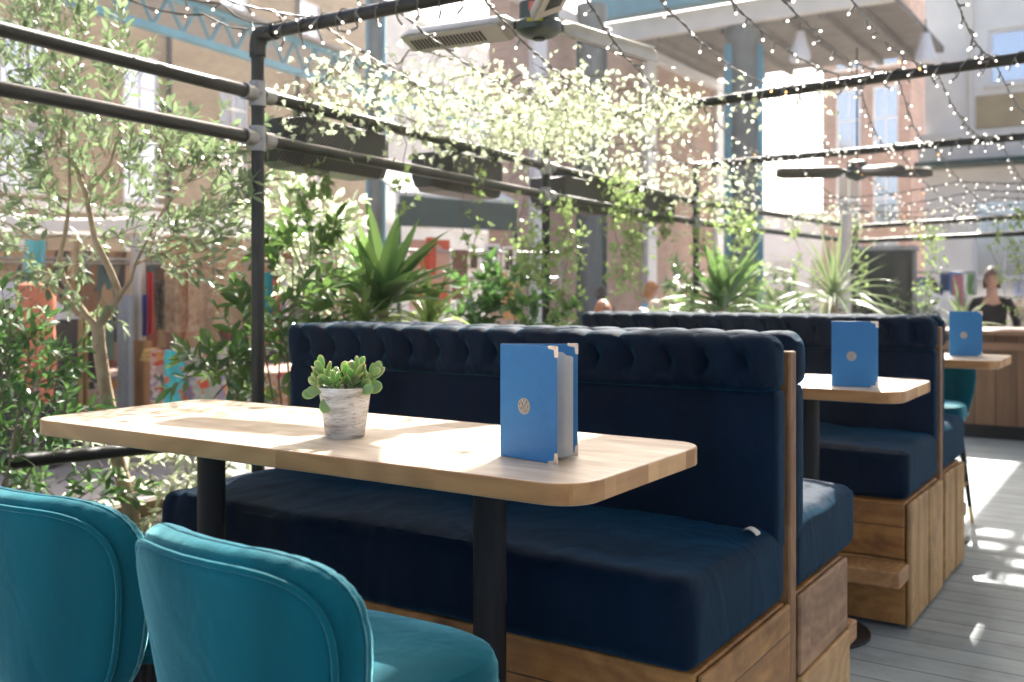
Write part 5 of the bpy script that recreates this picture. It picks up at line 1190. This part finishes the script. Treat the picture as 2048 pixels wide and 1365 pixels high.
# ---------------------------------------------------------------- people
def person(loc, face, label, skin, hair, top, pose='sit', hairlen=.1, scale=1., glasses=False, group=None):
    """built at origin facing -y, then placed. One skinned body; hair and clothes are children."""
    t = thing('person', (0, 0, 0), label, 'person', group)
    sk = plain('skin_' + skin[0], skin[1], .55, 0, .08, 12); V = Vector
    if pose == 'sit':
        J = dict(pel=V((0, 0, .50)), wst=V((0, .01, .66)), chs=V((0, .0, .86)), nk=V((0, -.01, 1.01)), nkt=V((0, -.02, 1.09)))
        kn = lambda s: V((.11 * s, -.44, .50)); an = lambda s: V((.11 * s, -.42, .09)); toe = lambda s: V((.12 * s, -.56, .04)); hip = lambda s: V((.09 * s, -.02, .49)); el = lambda s: V((.24 * s, -.05, .72)); wr_ = lambda s: V((.15 * s, -.28, .66))
    else:
        J = dict(pel=V((0, 0, .90)), wst=V((0, .0, 1.04)), chs=V((0, .0, 1.24)), nk=V((0, -.0, 1.40)), nkt=V((0, -.015, 1.48)))
        kn = lambda s: V((.10 * s, -.02, .48)); an = lambda s: V((.11 * s, .02, .09)); toe = lambda s: V((.13 * s, -.13, .04)); hip = lambda s: V((.09 * s, 0, .87)); el = lambda s: V((.25 * s, .02, 1.08)); wr_ = lambda s: V((.22 * s, -.16, .93))
    sh = lambda s: J['nk'] + V((.165 * s, .01, -.06))
    def skin_obj(name, vs, es, rad, mat, parent, root=0):
        me = bpy.data.meshes.new(name); me.from_pydata(vs, es, []); me.materials.append(mat)
        o = bpy.data.objects.new(name, me); COL.objects.link(o); o.parent = parent
        md = o.modifiers.new('skin', 'SKIN'); md.use_smooth_shade = True
        for i, r_ in enumerate(rad): me.skin_vertices[0].data[i].radius = (r_, r_ * (.8 if isinstance(r_, float) else 1))
        me.skin_vertices[0].data[root].use_root = True
        s2 = o.modifiers.new('sub', 'SUBSURF'); s2.levels = 1; s2.render_levels = 2
        dg = bpy.context.evaluated_depsgraph_get(); dg.update(); nm = bpy.data.meshes.new_from_object(o.evaluated_get(dg)); o.modifiers.clear(); o.data = nm
        nm.polygons.foreach_set('use_smooth', [True] * len(nm.polygons)); return o
    vs = [J['pel'], J['wst'], J['chs'], J['nk'], J['nkt']]; rad = [.125, .115, .135, .062, .052]; es = [(0, 1), (1, 2), (2, 3), (3, 4)]
    hd = J['nkt'] + V((0, -.015, .03)); vs.append(hd); rad.append(.055); es.append((4, 5))
    for s in (-1, 1):
        b = len(vs); vs += [sh(s), el(s), wr_(s), wr_(s) + V((-.01 * s, -.07, -.005))]; rad += [.058, .042, .028, .036]; es += [(2, b), (b, b + 1), (b + 1, b + 2), (b + 2, b + 3)]
        b0 = b + 3
        for f in range(5):
            k = len(vs); base = vs[b0] + V(((f - 1.5) * .018 * s if f < 4 else -.035 * s, -.02 if f < 4 else .01, 0)); L = (.05, .06, .056, .045, .035)[f]
            vs += [base, base + V((0, -L * .6, -.006)), base + V((0, -L, -.022))]; rad += [.0095, .0085, .007]; es += [(b0, k), (k, k + 1), (k + 1, k + 2)]
        b = len(vs); vs += [hip(s), kn(s), an(s), toe(s)]; rad += [.088, .060, .040, .036]; es += [(0, b), (b, b + 1), (b + 1, b + 2), (b + 2, b + 3)]
    body = skin_obj('body', vs, es, rad, sk, t)
    # head: deformed ball joined to the body mesh
    hc = J['nkt'] + V((0, -.025, .090)); m = MB(); nu, nv = 28, 22
    def hf(u_, v_):
        a = 2 * PI * u_; e = PI * v_; x, y, z = math.sin(e) * math.cos(a), math.sin(e) * math.sin(a), -math.cos(e)
        r_ = V((.074, .092, .118)); jaw = 1 - .28 * max(0, -z) ** 1.5; q = V((x * r_.x * jaw, y * r_.y * (1 - .12 * max(0, -z)), z * r_.z))
        if y < 0:
            fr_ = max(0, -y)
            q.y -= .020 * math.exp(-((x / .16) ** 2) - ((z + .12) / .16) ** 2) * fr_       # nose
            q.y += .010 * math.exp(-(((abs(x) - .36) / .16) ** 2) - ((z - .06) / .12) ** 2)  # eye sockets
            q.y -= .007 * math.exp(-((x / .30) ** 2) - ((z + .42) / .08) ** 2) + .006 * math.exp(-((x / .25) ** 2) - ((z + .80) / .12) ** 2)  # lips, chin
        return hc + q
    m.grid(hf, nu, nv)
    for s in (-1, 1): m.ball(hc + V((.076 * s, .008, -.008)), (.010, .022, .032), 8, 6)
    hm = m.build('head', sk, None)
    bpy.ops.object.select_all(action='DESELECT'); hm.select_set(True); body.select_set(True); bpy.context.view_layer.objects.active = body; bpy.ops.object.join()
    if glasses:
        g = MB()
        for s in (-1, 1): g.ball(hc + V((.032 * s, -.090, .008)), (.024, .006, .020), 12, 8)
        g.tube([hc + V((-.075, -.01, .012)), hc + V((-.058, -.085, .012)), hc + V((.058, -.085, .012)), hc + V((.075, -.01, .012))], .003, 6); g.build('sunglasses', BLACKM, t)
    else:
        g = MB()
        for s in (-1, 1): g.ball(hc + V((.030 * s, -.080, .006)), (.011, .007, .007), 10, 6)
        g.build('eyes', plain('eye_dark', (.03, .02, .015), .3), t)
    g = MB(); g.ball(hc + V((0, -.088, -.052)), (.022, .006, .006), 10, 6); g.build('mouth', plain('lips', (.40, .13, .11), .5), t)
    # hair
    hr = MB()
    def hh(u_, v_):
        a = 2 * PI * u_; e = PI * .5 + PI * .5 * v_; x, y, z = math.sin(e) * math.cos(a), math.sin(e) * math.sin(a), -math.cos(e)
        fr_ = max(0, -y); z2 = z + (1 - v_) ** 3 * (fr_ ** 1.5 * .40 - (1 - fr_ ** .7) * .75); w = 1 + .05 * noise.noise(V((x * 5, y * 5, z * 5)))
        return hc + V((x * .089 * w, y * .110 * w + .007, z2 * .140 * w + .004))
    hr.grid(hh, 30, 10)
    if hairlen > .08:
        def hb(u_, v_):
            a = PI * (-.12 + 1.24 * u_); w = 1 + .06 * math.sin(u_ * 34) * v_; return hc + V((math.cos(a) * (.086 + .02 * v_) * w, math.sin(a) * (.100 - .02 * v_) * w + .008, .02 - (hairlen + .10) * v_ - .01 * math.sin(u_ * 21)))
        hr.grid(hb, 34, 8); hr.grid(lambda a, b: hb(a, b) * 1.0 - V((0, .012, 0)), 34, 8)
    hr.build('hair', plain('hair_' + hair[0], hair[1], .45, 0, .3, 30, .4), t)
    # jacket / top and trousers
    vs = [J['pel'] + V((0, 0, -.03 if pose == 'stand' else .03)), J['wst'], J['chs'], J['nk'] + V((0, 0, .005))]; rad = [.158, .146, .166, .090]; es = [(0, 1), (1, 2), (2, 3)]
    for s in (-1, 1): b = len(vs); vs += [sh(s), el(s), wr_(s) + (el(s) - wr_(s)) * .08]; rad += [.072, .056, .042]; es += [(2, b), (b, b + 1), (b + 1, b + 2)]
    skin_obj('jacket', vs, es, rad, plain('cloth_' + top[0], top[1], .85, 0, .2, 10), t)
    vs = [J['pel'] + V((0, 0, .02))]; rad = [.142]; es = []
    for s in (-1, 1): b = len(vs); vs += [hip(s), kn(s), an(s) + V((0, 0, .03))]; rad += [.100, .074, .056]; es += [(0, b), (b, b + 1), (b + 1, b + 2)]
    skin_obj('trousers', vs, es, rad, plain('trouser_dark', (.03, .035, .06), .85), t)
    for s in (-1, 1): m = MB(); q = an(s); m.ball(q + V((0.005 * s, -.06, -.045)), (.045, .12, .042), 12, 8); m.build('shoe', BLACKM, t)
    t.location = loc; t.rotation_euler = (0, 0, face); t.scale = (scale,) * 3
    if pose == 'sit':
        st_ = thing('street_chair', (0, 0, 0), 'plain chair under the ' + ('red haired' if 'red' in label else 'beige clad' if 'beige' in label else 'blond') + ' seated person', 'chair', 'plain chairs under the seated people')
        MB().bx(-.2, .2, -.2, .2, .385, .415).build('seat', PINEY, st_, bevel=.01); MB().bx(-.2, .2, .185, .21, .55, .85).build('backrest', PINEY, st_, bevel=.01)
        for a in (-.17, .17):
            for b in (-.17, .197): MB().bx(a - .015, a + .015, b - .015, b + .012, 0, .384 if b < 0 else .86).build('leg', BLACKM, st_, smooth=False)
        st_.location = loc; st_.rotation_euler = (0, 0, face)
    return t
FAIR = ('fair', (.62, .38, .28)); TAN = ('tan', (.45, .26, .18))
fc = lambda x: math.atan2(-1, 0) * 0 + TH     # facing the camera: local -y points back along the view
person(G_(1203, 0, 9.0), TH + .25, 'seated person with long red hair and grey blue jacket, left of the group', FAIR, ('red', (.38, .14, .05)), ('greyblue', (.06, .10, .13)), 'sit', .22)
person(G_(1307, 0, 9.0), TH + .35, 'seated person with blond hair and dark sunglasses beside the hanging ivy', FAIR, ('blond', (.60, .46, .30)), ('cream', (.55, .52, .46)), 'sit', .16, glasses=True)
person(G_(1297, 0, 12.6), TH + 1.2, 'standing person with ginger hair and light blue top behind the blond one', FAIR, ('ginger', (.42, .17, .04)), ('lightblue', (.16, .38, .50)), 'stand', .05, .89)
person(G_(1206, 0, 14.), TH - 2.5, 'dark haired person standing farther off behind the red haired one', TAN, ('black', (.02, .015, .012)), ('charcoal', (.04, .04, .045)), 'stand', .05, .86)
person(G_(1984, 0, 10.6), TH - .5, 'standing person in a black coat at the right, behind the counter', TAN, ('brown', (.10, .06, .04)), ('black', (.008, .008, .009)), 'stand', .06, .97)
person(G_(1545, 0, 11.5), TH + .6, 'seated person in beige between the dark yucca and the dracaena', FAIR, ('sandy', (.34, .22, .12)), ('beige', (.42, .35, .27)), 'sit', .06)
person(G_(1868, 0, 15.), TH - 1.2, 'standing person in dark green beside the distant clothes rail', TAN, ('dark', (.03, .02, .015)), ('green', (.03, .06, .05)), 'stand', .10, .93)
for k, (x, tt, lb) in enumerate(((1850, 13.5, 'white torso display bust left of the far clothes rail'), (1893, 14.2, 'smaller pale torso display bust in front of the far clothes rail'))):
    p = at(x, 620 if k == 0 else 615, tt); t = thing('display_bust', (p.x, p.y, -.15), lb, 'mannequin', 'white display busts')
    m = MB(); s_ = 1. if k == 0 else .7
    vs = []
    for z, a, b in ((-.34, .13, .09), (-.2, .12, .085), (0, .17, .11), (.12, .21, .11), (.2, .19, .09), (.25, .08, .06), (.33, .055, .055)): vs += [p + Vector((math.cos(2 * PI * j / 20) * a * s_, math.sin(2 * PI * j / 20) * b * s_, z * s_)) for j in range(20)]
    m.add(vs, [(i * 20 + j, i * 20 + (j + 1) % 20, (i + 1) * 20 + (j + 1) % 20, (i + 1) * 20 + j) for i in range(6) for j in range(20)] + [tuple(range(20))[::-1], tuple(120 + j for j in range(20))])
    m.build('torso', WHITE, t); MB().tube([Vector((p.x, p.y, -.13)), p - UP * .3 * s_], .015, 8).build('stand', GALV, t); MB().lathe([(0, 0), (.15, 0), (.14, .02), (0, .03)], (p.x, p.y, -.15), 16).build('foot', GALV, t)

# ---------------------------------------------------------------- added roof, out of view, its edges cut to place sun and shade
t = thing('added_shade_roof', (2.2, 5, H + 4), 'added unseen roof high over the aisle, shaped to shade table and floor', 'roof')
zr = H + 4.0
def roofm():
    m, nt, b = newmat('shade_roof_panel'); b.inputs['Base Color'].default_value = (.55, .54, .50, 1); b.inputs['Roughness'].default_value = .6  # translucent so the added roof still brightens the floor below
    t_ = N(nt, 'ShaderNodeBsdfTranslucent'); t_.inputs['Color'].default_value = (.62, .60, .54, 1)
    ms = N(nt, 'ShaderNodeMixShader'); ms.inputs[0].default_value = .45
    nt.links.new(b.outputs[0], ms.inputs[1]); nt.links.new(t_.outputs[0], ms.inputs[2]); nt.links.new(ms.outputs[0], nt.nodes['Material Output'].inputs['Surface']); return m
m = MB(); m.bx(-2.36, 7, -6, 6.25, zr, zr + .12); m.bx(-2.50, 7, 6.25, 7.1, zr, zr + .12); m.bx(-2.06, 7, 7.1, 8.8, zr, zr + .12); m.bx(-2.29, 7, 8.8, 10.55, zr, zr + .12); m.bx(-1.80, 7, 10.55, 11.7, zr + .001, zr + .119); m.bx(-2.6, 7, 11.7, 14.5, zr, zr + .12)  # panel edges stepped to let sun onto the tables and shade the aisle
m.build('panel', roofm(), t, smooth=False)
m = MB()
for y in (10.8, 11.08, 11.36): m.bx(-2.6, -1.80, y, y + .09, zr + .02, zr + .10)
for x in (-2.6, -2.35, -2.1): m.bx(x, x + .06, 10.55, 11.7, zr - .06, zr + .016)
m.build('shadow_bar', TEALM, t, smooth=False)  # bars added to break up the sun patches on the floor
for x, y in ((6.8, 13.2), (6.8, -5.7)): MB().tube([(x, y, 0 if y < 11 else -.15), (x, y, zr)], .09, 12).build('pillar', GREYC, t)  # supports for the added roof

# ---------------------------------------------------------------- light, sky, camera
SUN_EL, SUN_AZ = R(41), math.atan2(.96, -.28)      # mathematical azimuth of the sun
sd = Vector((math.cos(SUN_AZ) * math.cos(SUN_EL), math.sin(SUN_AZ) * math.cos(SUN_EL), math.sin(SUN_EL)))
L = bpy.data.lights.new('sun', 'SUN'); L.energy = 5.0; L.angle = R(.53); L.color = (1, .95, .87)
so = bpy.data.objects.new('sun', L); COL.objects.link(so); so.rotation_euler = sd.to_track_quat('Z', 'Y').to_euler()
W = bpy.data.worlds.new('World'); S.world = W; W.use_nodes = True; nt = W.node_tree
sky = nt.nodes.new('ShaderNodeTexSky'); sky.sky_type = 'NISHITA'; sky.sun_disc = False; sky.sun_elevation = SUN_EL; sky.sun_rotation = math.pi / 2 - SUN_AZ
sky.dust_density = 5; sky.air_density = .55; sky.ozone_density = .5
bg = nt.nodes['Background']; bg.inputs['Strength'].default_value = .15; nt.links.new(sky.outputs[0], bg.inputs['Color'])
cam = bpy.data.cameras.new('cam'); co = bpy.data.objects.new('camera', cam); COL.objects.link(co); S.camera = co
co.location = (0, 0, H); co.rotation_euler = (R(90), 0, TH); cam.sensor_width = 36; cam.lens = F / 2048 * 36; cam.shift_y = -(682.5 - 580) / 2048
cam.clip_end = 2000; cam.clip_start = .05
cam.dof.use_dof = True; cam.dof.focus_distance = 2.08; cam.dof.aperture_fstop = 3.6; cam.dof.aperture_blades = 7
S.view_settings.view_transform = 'Standard'; S.view_settings.look = 'None'; S.view_settings.exposure = 1.75; S.view_settings.gamma = 1
S.cycles.max_bounces = 8; S.cycles.transparent_max_bounces = 8; S.cycles.sample_clamp_indirect = 6
S.cycles.use_denoising = True
# ---------------------------------------------------------------- thin air volume added to imitate a lens-flare veil
m = bpy.data.materials.new('flare_haze_air'); m.use_nodes = True; nt = m.node_tree; nt.nodes.clear()
out = nt.nodes.new('ShaderNodeOutputMaterial'); pv = nt.nodes.new('ShaderNodeVolumePrincipled'); nt.links.new(pv.outputs[0], out.inputs['Volume'])
pv.inputs['Color'].default_value = (.97, .96, .93, 1); pv.inputs['Density'].default_value = .0014; pv.inputs['Anisotropy'].default_value = .5
ho = MB().bx(-45, 16, -8, 66, -1.2, 15.6).build('flare_haze', m, None, smooth=False); ho['kind'] = 'stuff'
